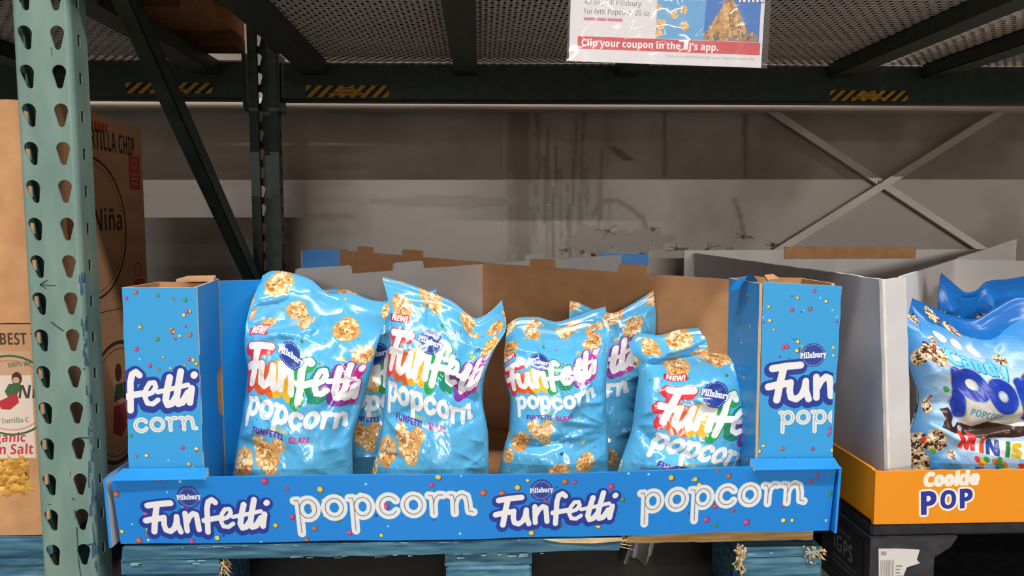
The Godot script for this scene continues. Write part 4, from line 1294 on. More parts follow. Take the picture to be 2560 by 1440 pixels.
func build_bags():
	var m := tmat(bag_print(), 0.2)
	m.metallic_specular = 0.6
	var A := Rect2(540, 670, 480, 700)
	var grp := "popcorn bags in the blue display"
	var list := [
		{"label": "blue popcorn bag leaning against the blue column with the hand hole", "z": -0.085, "th": 0.046, "seed": 1, "area": A, "lean": 0.05, "curl": 0.04,
			"print_at": [730, 888, 1, 1, 0], "anchor": Vector2(730, 888),
			"top": [[612, 706], [640, 692], [690, 697], [745, 716], [790, 752], [850, 752], [905, 770], [962, 778]],
			"right": [[962, 778], [938, 862], [930, 900], [915, 965], [896, 1040], [880, 1100], [882, 1190], [886, 1325]],
			"left": [[612, 706], [600, 775], [597, 870], [609, 930], [606, 1000], [592, 1110], [582, 1190], [578, 1325]],
			"bottom": [[578, 1325], [730, 1332], [886, 1325]],
			"folds": [[600, 806, 690, 792, -0.05, 26], [690, 792, 800, 772, -0.055, 28], [800, 772, 930, 800, -0.008, 22], [640, 834, 720, 822, 0.016, 18], [720, 822, 810, 806, 0.02, 18], [625, 985, 665, 1000, 0.006, 10, 1.0], [860, 960, 800, 1040, -0.008, 14], [880, 1020, 840, 1100, -0.012, 16], [640, 1010, 690, 1060, 0.006, 9, 1.0], [690, 830, 790, 850, 0.006, 8, 1.0], [870, 900, 905, 960, 0.008, 10]]},
		{"label": "blue popcorn bag with pointed upper corners in front of the white divider", "z": -0.075, "th": 0.042, "seed": 2, "area": A, "lean": 0.045, "curl": 0.01, "wrap": 6.0,
			"print_at": [722, 888, 0.9, 1.04, 0.0], "anchor": Vector2(1070, 852),
			"top": [[945, 704], [1010, 722], [1080, 748], [1130, 770], [1185, 812], [1225, 796], [1258, 764]],
			"right": [[1258, 764], [1268, 828], [1238, 880], [1214, 940], [1206, 1005], [1220, 1085], [1222, 1190], [1226, 1325]],
			"left": [[945, 704], [968, 780], [970, 850], [962, 950], [955, 1050], [945, 1120], [928, 1190], [915, 1325]],
			"bottom": [[915, 1325], [1070, 1335], [1226, 1325]],
			"folds": [[1130, 790, 1195, 840, 0.012, 12], [1195, 830, 1258, 800, -0.035, 20], [1165, 860, 1240, 880, 0.008, 9, 1.0], [1100, 945, 1190, 1000, -0.012, 16], [1130, 960, 1215, 1040, -0.008, 12], [960, 1040, 1010, 1090, 0.008, 10, 1.0], [1020, 745, 1110, 765, 0.006, 9], [1195, 900, 1160, 950, 0.008, 9]]},
		{"label": "blue popcorn bag slumped on a second fold in front of the bare brown divider", "z": -0.11, "th": 0.043, "seed": 3, "area": A, "lean": 0.03, "curl": 0.03, "wrap": 4.0,
			"print_at": [730, 888, 0.82, 0.74, -0.10], "anchor": Vector2(1350, 906),
			"top": [[1272, 830], [1300, 812], [1350, 810], [1400, 822], [1450, 808], [1500, 790], [1530, 782]],
			"right": [[1530, 782], [1532, 850], [1520, 950], [1518, 1050], [1522, 1120], [1522, 1190], [1524, 1318]],
			"left": [[1272, 830], [1262, 890], [1262, 950], [1276, 1000], [1272, 1080], [1262, 1115], [1246, 1190], [1238, 1318]],
			"bottom": [[1238, 1318], [1380, 1326], [1524, 1318]],
			"folds": [[1270, 1106, 1350, 1116, -0.024, 14], [1350, 1116, 1420, 1100, -0.014, 13], [1330, 846, 1450, 852, -0.034, 20], [1480, 890, 1470, 960, 0.012, 8, 1.0], [1470, 960, 1412, 1050, 0.012, 8, 1.0], [1412, 1050, 1490, 1060, 0.008, 7, 1.0], [1380, 1110, 1470, 1080, 0.009, 7, 1.0], [1420, 850, 1500, 822, -0.03, 16], [1290, 870, 1340, 880, 0.006, 9]]},
		{"label": "blue popcorn bag sunk low beside the blue column with the round emblem", "z": -0.075, "th": 0.05, "seed": 4, "area": A, "lean": 0.06, "curl": 0.02, "wrap": 18.0, "shoulder": 0.25,
			"print_at": [730, 888, 1.05, 0.98, 0.25], "anchor": Vector2(1790, 984),
			"top": [[1598, 884], [1625, 858], [1680, 862], [1730, 848], [1790, 842], [1840, 840], [1880, 862], [1905, 880]],
			"right": [[1905, 880], [1900, 930], [1902, 990], [1895, 1040], [1878, 1110], [1850, 1180], [1830, 1318]],
			"left": [[1598, 884], [1612, 945], [1600, 1000], [1585, 1080], [1565, 1130], [1544, 1190], [1530, 1318]],
			"bottom": [[1530, 1318], [1700, 1328], [1830, 1318]],
			"folds": [[1640, 908, 1740, 896, -0.04, 18], [1740, 896, 1812, 866, -0.05, 20], [1600, 892, 1690, 888, 0.02, 16], [1810, 870, 1850, 930, 0.012, 11], [1740, 1000, 1800, 1016, 0.01, 9, 1.0], [1590, 1070, 1640, 1110, -0.01, 12], [1640, 1110, 1730, 1150, -0.012, 14], [1620, 1168, 1700, 1160, 0.012, 12], [1880, 900, 1890, 980, -0.012, 14]]},
		{"label": "blue popcorn bag half hidden behind two others before the white divider", "z": -0.185, "th": 0.028, "seed": 5, "area": A, "lean": 0.02, "curl": 0.02,
			"print_at": [730, 888, 0.96, 0.91, 0.0], "anchor": Vector2(940, 886),
			"top": [[775, 742], [810, 732], [860, 736], [900, 752], [940, 766], [1000, 748], [1050, 742], [1088, 730]],
			"right": [[1088, 730], [1086, 800], [1080, 900], [1076, 1050], [1078, 1190], [1080, 1290]],
			"left": [[775, 742], [780, 830], [786, 950], [786, 1080], [782, 1190], [780, 1290]],
			"bottom": [[780, 1290], [930, 1296], [1080, 1290]],
			"folds": [[860, 770, 960, 790, -0.016, 18], [960, 790, 1060, 764, -0.016, 18]]},
		{"label": "blue popcorn bag with a raised corner against the bare brown divider", "z": -0.205, "th": 0.026, "seed": 6, "area": A, "lean": 0.02, "curl": 0.0, "wrap": 4.0,
			"print_at": [850, 945, 1.02, 0.86, -0.02], "anchor": Vector2(1535, 905),
			"top": [[1428, 760], [1450, 765], [1490, 782], [1540, 790], [1590, 765], [1640, 733]],
			"right": [[1640, 733], [1645, 800], [1638, 900], [1624, 1000], [1612, 1100], [1606, 1190], [1604, 1280]],
			"left": [[1428, 760], [1424, 830], [1420, 950], [1416, 1080], [1410, 1190], [1408, 1280]],
			"bottom": [[1408, 1280], [1500, 1286], [1604, 1280]],
			"folds": [[1440, 800, 1530, 820, -0.012, 14], [1540, 800, 1640, 770, 0.008, 12], [1560, 850, 1620, 860, -0.006, 9], [1560, 950, 1600, 940, 0.006, 7, 1.0]]},
	]
	for s in list:
		var base: Vector3 = pix((s.bottom[0][0] + s.bottom[-1][0]) * 0.5, s.bottom[0][1], s.z)
		base.y = 0.15
		var o := thing("popcorn_bag", s.label, "snack bag", base, grp)
		bag(o, s, m)

func candy_print() -> ImageTexture:
	var A := Rect2(2230, 680, 500, 640)
	var p := Print.new(A, 1000, 1280, c8(58, 140, 210))
	# printed bands of blue, paler toward the middle of the design
	for i in 14:
		var t := i / 13.0
		var r := lerpf(250, 120, t)
		p.ring(Vector2(2490, 1010), Vector2.ZERO, Vector2(r, r * 0.98), c8(58, 140, 210).lerp(c8(196, 220, 242), t))
	p.rect(Rect2(2230, 680, 500, 118), c8(22, 104, 184))
	p.poly([Vector2(2380, 1000), Vector2(2700, 940), Vector2(2720, 1060), Vector2(2400, 1075)], c8(206, 200, 190))
	for i in 3: p.disc(Vector2(2388 + 46 * i, 842 + 4 * i), 17, c8(226, 234, 244))
	for i in 3: p.text("\u00a0", Vector2(2388, 842), 8, Color.WHITE)
	p.text("Candy", Vector2(2378, 904), 62, c8(40, 120, 200), true, false, -0.06, 0.94, 0.1, false, 4.0)
	p.text("Candy", Vector2(2378, 903), 62, c8(112, 206, 240), true, false, -0.06, 0.94, 0.1, false, 1.6)
	for k in [[9.5, c8(226, 150, 60)], [6.5, c8(96, 190, 230)], [3.0, c8(34, 62, 178)]]:
		p.stroke([Vector2(2384, 946), Vector2(2394, 1046)], 24 + k[0], k[1])
		p.ring(Vector2(2428, 966), Vector2(20 - k[0] * 0.6, 17 - k[0] * 0.6), Vector2(44 + k[0] * 0.5, 40 + k[0] * 0.5), k[1])
		p.ring(Vector2(2508, 972), Vector2(17 - k[0] * 0.6, 17 - k[0] * 0.6), Vector2(40 + k[0] * 0.5, 45 + k[0] * 0.5), k[1])
		p.stroke([Vector2(2562, 930), Vector2(2572, 1020)], 24 + k[0], k[1])
		p.ring(Vector2(2606, 950), Vector2(20 - k[0] * 0.6, 17 - k[0] * 0.6), Vector2(44 + k[0] * 0.5, 40 + k[0] * 0.5), k[1])
	p.disc(Vector2(2424, 966), 13, c8(236, 232, 226))
	p.text("POPCORN", Vector2(2420, 1036), 24, c8(60, 140, 170), true, false, -0.06, 0.82, 0.2)
	var br := c8(58, 36, 30)
	p.poly([Vector2(2345, 1050), Vector2(2372, 1042), Vector2(2384, 1060), Vector2(2372, 1072), Vector2(2376, 1084), Vector2(2400, 1070), Vector2(2430, 1072), Vector2(2470, 1052), Vector2(2540, 1046), Vector2(2700, 1030), Vector2(2700, 1054), Vector2(2560, 1070), Vector2(2480, 1084), Vector2(2440, 1096), Vector2(2380, 1096), Vector2(2350, 1090), Vector2(2356, 1070)], br)
	p.ring(Vector2(2402, 1084), Vector2.ZERO, Vector2(10, 7), c8(190, 200, 214))
	p.poly([Vector2(2386, 1098), Vector2(2700, 1070), Vector2(2700, 1128), Vector2(2392, 1130)], c8(238, 240, 246))
	var lets := [["M", 2392, c8(214, 50, 48)], ["i", 2446, c8(224, 92, 60)], ["N", 2464, c8(50, 84, 170)], ["i", 2516, c8(52, 140, 70)], ["S", 2532, c8(232, 198, 40)]]
	for l in lets: p.text(l[0], Vector2(l[1], 1110), 50, l[2], true, false, -0.03, 1.05, 0.0, false, 2.2)
	var g := RandomNumberGenerator.new()
	g.seed = 9
	var cc := [c8(220, 60, 60), c8(240, 200, 50), c8(70, 160, 80), c8(60, 100, 190), c8(230, 120, 50), c8(120, 60, 40)]
	for i in 34:
		p.ring(Vector2(g.randf_range(2440, 2700), g.randf_range(1136, 1164)), Vector2.ZERO, Vector2(9, 7), cc[g.randi() % 6], g.randf())
	p.rect(Rect2(2436, 1164, 90, 14), c8(40, 110, 190))
	for q in [[2345, 910, 34, 1], [2300, 916, 22, 2], [2316, 1034, 22, 3], [2290, 1130, 30, 4], [2336, 1124, 28, 5], [2356, 862, 12, 6], [2300, 1180, 30, 7], [2340, 806, 16, 8], [2420, 770, 22, 9], [2460, 790, 20, 10], [2550, 860, 18, 11], [2376, 1148, 12, 12]]:
		kernel(p, Vector2(q[0], q[1]), q[2], 100 + q[3], true)
	for q in [[2350, 890, 6, 0], [2322, 1018, 5, 0], [2332, 1150, 7, 2], [2306, 1118, 6, 0], [2360, 1000, 8, 2]]: p.disc(Vector2(q[0], q[1]), q[2], cc[q[3]])
	return p.tex()

func build_orange_display():
	var o := thing("display_tray", "orange cardboard snack tray with tall white walls on the black pallet", "display tray", Vector3(1.1, 0.142, -0.6))
	var p := Print.new(Rect2(0, 0, 410, 32.8), 2048, 164, c8(238, 146, 16))
	for i in 3:                                         # 0.0025 m a unit
		var ox := 29.0 + i * 84.0
		p.text("Cookie", Vector2(ox + 18, 5.4), 11.0, c8(246, 236, 224), true, false, -0.03, 0.95, 0.1, true, 0.7)
		var outline := c8(246, 240, 232)
		var fill := c8(38, 52, 150) if i != 1 else c8(238, 146, 16)
		for k in [[1.6, outline], [0.3, fill]]:
			p.text("P", Vector2(ox, 20.5), 19.5, k[1], true, false, -0.05, 1.0, 0.0, false, k[0])
			p.text("O", Vector2(ox + 12, 18.4), 15, k[1], true, false, 0.0, 0.95, 0.0, false, k[0])
			p.text("P", Vector2(ox + 24, 18.0), 16, k[1], true, false, -0.05, 1.0, 0.0, false, k[0])
	var tm := tmat(p.tex(), 0.42)
	var x0 := 0.5905
	var y0 := 0.1425
	var yt := 0.2245
	var fp := PackedVector2Array()
	fp.append(Vector2(0, y0))
	fp.append(Vector2(1.02, y0))
	for i in range(60, -1, -1):                         # a perforated edge: small scallops
		fp.append(Vector2(1.02 * i / 60.0 + 0.004 * (1.0 if i % 60 else 0.0), yt - (0.0012 if i % 2 else 0.0)))
		if i % 60: fp.append(Vector2(1.02 * i / 60.0 - 0.001, yt - (0.0012 if i % 2 else 0.0)))
	board("front_panel", o, fp, Vector3(x0, 0, -0.028), Vector3(1, 0, 0.006).normalized(), Vector3.UP, 0.005, tm, M.kraft, M.orange_card, Rect2(0, y0, 1.02, yt - y0))
	board("side_panel", o, PackedVector2Array([Vector2(0, y0), Vector2(1.17, y0), Vector2(1.17, yt), Vector2(0.012, yt + 0.001), Vector2(0, yt - 0.002)]), Vector3(x0, 0, -0.03), Vector3(0, 0, -1), Vector3.UP, -0.005, M.orange_card, M.orange_card, M.orange_card)
	board("side_panel", o, PackedVector2Array([Vector2(0, y0), Vector2(1.17, y0), Vector2(1.17, yt), Vector2(0, yt)]), Vector3(x0 + 1.02, 0, -0.03), Vector3(0, 0, -1), Vector3.UP, 0.005, M.orange_card, M.orange_card, M.orange_card)
	bx("tray_floor", o, Vector3(x0, y0, -1.19), Vector3(x0 + 1.02, y0 + 0.004, -0.035), M.kraft, 0)
	# white walls
	var h := 0.5125
	var side := wavy(PackedVector2Array([Vector2(0, 0.15), Vector2(1.12, 0.15), Vector2(1.12, h - 0.003), Vector2(0.33, h - 0.001), Vector2(0.15, h), Vector2(0, h)]), 0.0009, 12)
	board("side_wall", o, side, Vector3(x0 + 0.042, 0, -0.045), Vector3(0.03, 0, -1).normalized(), Vector3(-0.068, 1, 0).normalized(), -0.005, M.white_card, M.white_card, M.white_edge)
	var fl := wavy(PackedVector2Array([Vector2(0, 0.15), Vector2(0.062, 0.15), Vector2(0.06, h + 0.001), Vector2(0.0, h)]), 0.0009, 13)
	board("corner_flange", o, fl, Vector3(x0 + 0.0425, 0, -0.044), Vector3(1, 0, -0.55).normalized(), Vector3(-0.068, 1, 0).normalized(), 0.005, M.white_card, M.white_card, M.white_edge)
	var a := Vector3(x0 + 0.062, 0, -0.09)
	var mid := Vector3(1.08, 0, -0.62)
	var L := (mid - a).length()
	board("divider_panel", o, PackedVector2Array([Vector2(0, 0.15), Vector2(L, 0.15), Vector2(L, h + 0.001), Vector2(0, h)]), a, (mid - a) / L, Vector3.UP, 0.004, M.white_card, M.white_card, M.white_edge)
	var b2 := Vector3(1.56, 0, -0.1)
	var L2 := (b2 - mid).length()
	board("divider_panel", o, PackedVector2Array([Vector2(0, 0.15), Vector2(L2, 0.15), Vector2(L2, h + 0.001), Vector2(0, h + 0.001)]), mid, (b2 - mid) / L2, Vector3.UP, 0.004, M.white_card, M.white_card, M.white_edge)
	board("divider_panel", o, PackedVector2Array([Vector2(0, 0.15), Vector2(0.72, 0.15), Vector2(0.72, h + 0.035), Vector2(0.3, h + 0.016), Vector2(0, h + 0.004)]), mid + Vector3(0.01, 0, -0.006), Vector3(0.7, 0, -0.71).normalized(), Vector3.UP, 0.004, M.white_card, M.white_card, M.white_edge)
	board("back_wall", o, PackedVector2Array([Vector2(0, 0.15), Vector2(0.98, 0.15), Vector2(0.98, h + 0.004), Vector2(0, h + 0.004)]), Vector3(x0 + 0.015, 0, -1.17), Vector3.RIGHT, Vector3.UP, 0.005, M.white_card, M.white_card, M.white_edge)
	board("back_flap", o, PackedVector2Array([Vector2(0.30, 0.49), Vector2(0.70, 0.49), Vector2(0.70, 0.5245), Vector2(0.30, 0.5265)]), Vector3(x0 + 0.015, 0, -1.165), Vector3.RIGHT, Vector3.UP, 0.004, M.kraft, M.kraft, M.edge)
	# bags
	var A := Rect2(2230, 680, 500, 640)
	var m := tmat(candy_print(), 0.3)
	var grp := "candy popcorn bags in the orange tray"
	var specs := [
		{"label": "pale blue candy popcorn bag with big blue letters in the orange tray", "z": -0.125, "th": 0.05, "seed": 11, "area": A, "lean": 0.02, "curl": 0.03, "wrap": 6.0, "shoulder": 0.3,
			"print_at": [2440, 960, 1.0, 1.0, 0.0], "anchor": Vector2(2440, 960),
			"top": [[2250, 776], [2275, 742], [2340, 765], [2420, 800], [2485, 812], [2540, 782], [2600, 752], [2690, 760]],
			"right": [[2690, 760], [2700, 900], [2690, 1000], [2700, 1100], [2705, 1300]],
			"left": [[2250, 776], [2264, 860], [2284, 930], [2302, 990], [2296, 1030], [2276, 1090], [2262, 1170], [2256, 1298]],
			"bottom": [[2256, 1298], [2480, 1304], [2705, 1300]],
			"folds": [[2290, 1000, 2380, 1010, -0.022, 14], [2380, 1010, 2420, 1080, -0.012, 14], [2420, 1085, 2560, 1050, -0.02, 14], [2390, 1096, 2520, 1076, 0.014, 11], [2330, 840, 2480, 850, 0.01, 16], [2480, 820, 2560, 800, -0.014, 16], [2290, 880, 2330, 930, 0.006, 12], [2320, 1060, 2390, 1096, 0.01, 9, 1.0]]},
		{"label": "dark blue candy popcorn bag top rising behind the other candy bag", "z": -0.215, "th": 0.022, "seed": 12, "area": A, "lean": 0.0, "curl": 0.0, "wrap": 6.0,
			"print_at": [2480, 760, 1.0, 1.0, 0.0], "anchor": Vector2(2460, 766),
			"top": [[2352, 686], [2380, 710], [2412, 735], [2440, 730], [2466, 708], [2520, 702], [2600, 690], [2680, 700]],
			"right": [[2680, 700], [2690, 900], [2690, 1100], [2690, 1280]],
			"left": [[2352, 686], [2345, 760], [2348, 900], [2350, 1100], [2350, 1280]],
			"bottom": [[2350, 1280], [2520, 1284], [2690, 1280]],
			"folds": [[2412, 735, 2440, 820, -0.02, 22], [2466, 715, 2475, 800, 0.01, 14]]}]
	for s in specs:
		var base: Vector3 = pix(2480, s.bottom[0][1], s.z)
		base.y = 0.147
		var t := thing("candy_popcorn_bag", s.label, "snack bag", base, grp)
		bag(t, s, m)

# ---------------------------------------------------------------- tortilla chip cartons
func build_cartons():
	# side prints (x: front to back 0..46, y down 0..32 for the upper, 0..30 for the lower)
	var ink := c8(52, 42, 32)
	var red := c8(176, 62, 40)
	var ps := Print.new(Rect2(0, 0, 26, 31), 520, 620, c8(186, 140, 100))
	for i in 7: ps.rect(Rect2(8.5 + i * 1.0, 0.9, 0.7, 1.3), red)
	ps.text("TORTILLA CHIP", Vector2(7.2, 3.7), 4.3, ink, true, false, 0.0, 0.53)
	ps.ring(Vector2(9.5, 17.7), Vector2(9.8, 10.9), Vector2(10.2, 11.3), ink)
	ps.ring(Vector2(9.5, 17.7), Vector2(9.0, 10.1), Vector2(9.15, 10.25), c8(112, 82, 56))
	ps.text("Ni\u00f1a", Vector2(10.2, 16.4), 4.8, ink, true, false, 0.0, 0.8)
	ps.ring(Vector2(5.5, 17.5), Vector2.ZERO, Vector2(2.2, 5), c8(120, 60, 40))
	ps.rect(Rect2(21.4, 5.2, 3.6, 5.8), red)
	ps.ring(Vector2(23.2, 6.6), Vector2(0.6, 0.6), Vector2(0.9, 0.9), c8(186, 140, 100))
	for i in 3: ps.rect(Rect2(22, 8.2 + i * 0.8, 2.4, 0.3), c8(186, 140, 100))
	ps.ring(Vector2(23.0, 25), Vector2(1.0, 1.0), Vector2(1.3, 1.3), red)
	ps.rect(Rect2(21.4, 26.6, 3.4, 1.5), red)
	var upper_side := tmat(ps.tex(), 0.85)
	var pl := Print.new(Rect2(0, 0, 26, 30), 520, 600, c8(186, 140, 100))
	pl.ring(Vector2(15, 15), Vector2(8.6, 9.4), Vector2(9.2, 10.0), ink)
	pl.ring(Vector2(15, 15), Vector2(7.8, 8.6), Vector2(8.0, 8.8), c8(110, 78, 52))
	pl.text("N", Vector2(16.4, 13.6), 4, ink, true)
	pl.ring(Vector2(15, 10.2), Vector2.ZERO, Vector2(1.0, 1.5), c8(84, 30, 26))
	pl.poly([Vector2(14, 12), Vector2(16, 12), Vector2(16.6, 14.6), Vector2(13.4, 14.6)], c8(48, 70, 40))
	pl.poly([Vector2(13.2, 15.4), Vector2(16.6, 15.4), Vector2(17.4, 19.5), Vector2(15, 20.8), Vector2(12.6, 19.5)], c8(150, 40, 36))
	var lower_side := tmat(pl.tex(), 0.85)
	# front of the lower carton: printed card with a window showing chips (units: photograph pixels)
	var pf := Print.new(Rect2(-330, 812, 440, 530), 660, 795, c8(192, 144, 102))
	pf.text("BEST T", Vector2(6, 850), 40, c8(70, 54, 40), true, false, 0.0, 0.72)
	pf.rect(Rect2(-320, 880, 394, 268), c8(224, 206, 190))
	pf.rect(Rect2(-320, 880, 394, 60), c8(196, 158, 124))
	pf.ring(Vector2(24, 990), Vector2(96, 96), Vector2(101, 101), c8(50, 92, 60))
	pf.ring(Vector2(24, 990), Vector2(86, 86), Vector2(88, 88), c8(196, 96, 84))
	pf.text("100% de", Vector2(20, 915), 17, c8(90, 96, 70), true, true, -0.1, 0.8)
	pf.ring(Vector2(40, 948), Vector2.ZERO, Vector2(12, 16), c8(70, 34, 32))
	pf.ring(Vector2(38, 952), Vector2.ZERO, Vector2(8, 8), c8(206, 160, 120))
	pf.poly([Vector2(20, 962), Vector2(46, 958), Vector2(50, 970), Vector2(34, 996), Vector2(20, 1000), Vector2(10, 980)], c8(62, 96, 58))
	pf.poly([Vector2(-8, 1006), Vector2(38, 984), Vector2(42, 1008), Vector2(20, 1026), Vector2(0, 1024)], c8(182, 44, 48))
	pf.text("Ni", Vector2(44, 982), 46, c8(62, 62, 48), true, false, 0.0, 0.9, 0.18)
	pf.text("rn Tortilla C", Vector2(-22, 1056), 17, c8(110, 130, 110), true, true, -0.06, 0.8)
	pf.text("rganic", Vector2(-30, 1096), 32, c8(190, 54, 66), true, false, 0.0, 0.9, 0.1)
	pf.text("n Salt", Vector2(-10, 1126), 34, c8(190, 54, 66), true, false, 0.0, 0.9, 0.1)
	var lower_front := tmat(pf.tex(), 0.8)
	var xr := -0.606
	var zc := -0.049
	var grp := "tortilla chip cartons"
	for i in 2:
		var o := thing("chip_carton", ["plain brown carton with an open top flap, on top of the chip carton", "brown tortilla chip carton with a window full of yellow chips"][i], "carton", Vector3(-0.85, [0.4560, 0.1445][i], -0.24), grp)
		var y0: float = [0.4560, 0.1445][i]
		var y1: float = [0.768, 0.4545][i]
		var zb: float = [-0.348, -0.35][i]
		var zfr: float = zc
		var xl := -1.12
		var mesh := ArrayMesh.new()
		var sides := [[Vector3(xr, y0, zfr), Vector3(xr, y0, zb), Vector3(xr, y1, zb), Vector3(xr, y1, zfr), [upper_side, lower_side][i]],
			[Vector3(xl, y0, zb), Vector3(xl, y0, zfr), Vector3(xl, y1, zfr), Vector3(xl, y1, zb), M.kraft],
			[Vector3(xr, y0, zb), Vector3(xl, y0, zb), Vector3(xl, y1, zb), Vector3(xr, y1, zb), M.kraft],
			[Vector3(xl, y0, zb), Vector3(xr, y0, zb), Vector3(xr, y0, zfr), Vector3(xl, y0, zfr), M.kraft],
			[Vector3(xl, y1, zfr), Vector3(xr, y1, zfr), Vector3(xr, y1, zb), Vector3(xl, y1, zb), M.kraft]]
		for s in sides:
			var st := newst()
			quad(st, s[0], s[1], s[2], s[3])
			done(st, s[4], mesh)
		put(mesh, "carton_body", o)
		if i == 0:
			board("front_panel", o, wavy(PackedVector2Array([Vector2(xl, y0), Vector2(xr, y0), Vector2(xr, y1), Vector2(xr - 0.05, y1 + 0.002), Vector2(xl, y1 - 0.02)]), 0.0006, 3), Vector3(0, 0, zc + 0.004), Vector3.RIGHT, Vector3.UP, 0.004, M.kraft, M.kraft, M.edge)
			# the upper edge of the side rises to a crumpled flap
			board("top_flap", o, wavy(PackedVector2Array([Vector2(0.06, y1), Vector2(0.22, y1), Vector2(0.18, y1 + 0.008), Vector2(0.13, y1 + 0.012), Vector2(0.08, y1 + 0.02)]), 0.001, 8), Vector3(xr - 0.004, 0, 0), Vector3(0, 0, -1), Vector3.UP, 0.003, M.kraft, M.kraft, M.edge)
		else:
			var map := func(x: float, y: float) -> Vector2:
				var v := pix(x, y, zc + 0.004)
				return Vector2(v.x, v.y)
			# front panel with a window: frame of four boards round the opening
			var w0: Vector2 = map.call(-320, 1238)
			var w1: Vector2 = map.call(74, 1148)
			var ruv := Rect2(Vector2(pix(-330, 1342, zc + 0.004).x, pix(-330, 1342, zc + 0.004).y), Vector2.ZERO)
			ruv.size = Vector2(pix(110, 812, zc + 0.004).x - ruv.position.x, pix(-330, 812, zc + 0.004).y - ruv.position.y)
			board("carton_panel", o, PackedVector2Array([Vector2(xl, w1.y), Vector2(xr, w1.y), Vector2(xr, y1), Vector2(xl, y1)]), Vector3(0, 0, zc + 0.004), Vector3.RIGHT, Vector3.UP, 0.004, lower_front, M.kraft, M.edge, ruv)
			var wr := pix(74, 1200, zc + 0.004).x
			board("carton_panel", o, PackedVector2Array([Vector2(xl, y0), Vector2(xr, y0), Vector2(xr, w1.y), Vector2(wr, w1.y), Vector2(wr, w0.y + 0.012), Vector2(wr - 0.004, w0.y + 0.004), Vector2(wr - 0.012, w0.y), Vector2(xl, w0.y)]), Vector3(0, 0, zc + 0.004), Vector3.RIGHT, Vector3.UP, 0.004, M.kraft, M.kraft, M.edge)
			var g := RandomNumberGenerator.new()
			g.seed = 44
			var cm := [mat(c8(214, 160, 62), 0.6), mat(c8(226, 178, 84), 0.6), mat(c8(196, 138, 48), 0.6)]
			bx("chip_bag_lining", o, Vector3(xl + 0.01, w0.y - 0.01, zc - 0.002), Vector3(wr + 0.002, w1.y + 0.01, zc - 0.001), cm[2], 0)
			for k in 130:
				var st := newst()
				var c := Vector3(g.randf_range(-0.76, wr - 0.004), g.randf_range(w0.y - 0.002, w1.y + 0.004), g.randf_range(-0.0, 0.0005))
				var bs := Basis.from_euler(Vector3(g.randf_range(-0.25, 0.25), g.randf_range(-0.25, 0.25), g.randf() * TAU))
				var rr := g.randf_range(0.008, 0.014)
				c.z = zc + 0.0005 + 0.0015 * g.randf()
				var pp := []
				for q in 3: pp.append(Vector3(cos(TAU * q / 3), sin(TAU * q / 3), 0) * rr)
				for q in 3:                              # a bent triangle with a raised middle
					var a: Vector3 = pp[q]
					var b: Vector3 = pp[(q + 1) % 3]
					var mdl := (a + b) * 0.5 * 0.96 + Vector3(0, 0, -0.002)
					var mm := Vector3(0, 0, 0.005)
					for tr in [[a, mdl, mm], [mdl, b, mm]]:
						for v in tr:
							st.set_uv(Vector2.ZERO)
							st.add_vertex(c + bs * (v as Vector3))
				put(done(st, cm[k % 3]), "tortilla_chip", o)

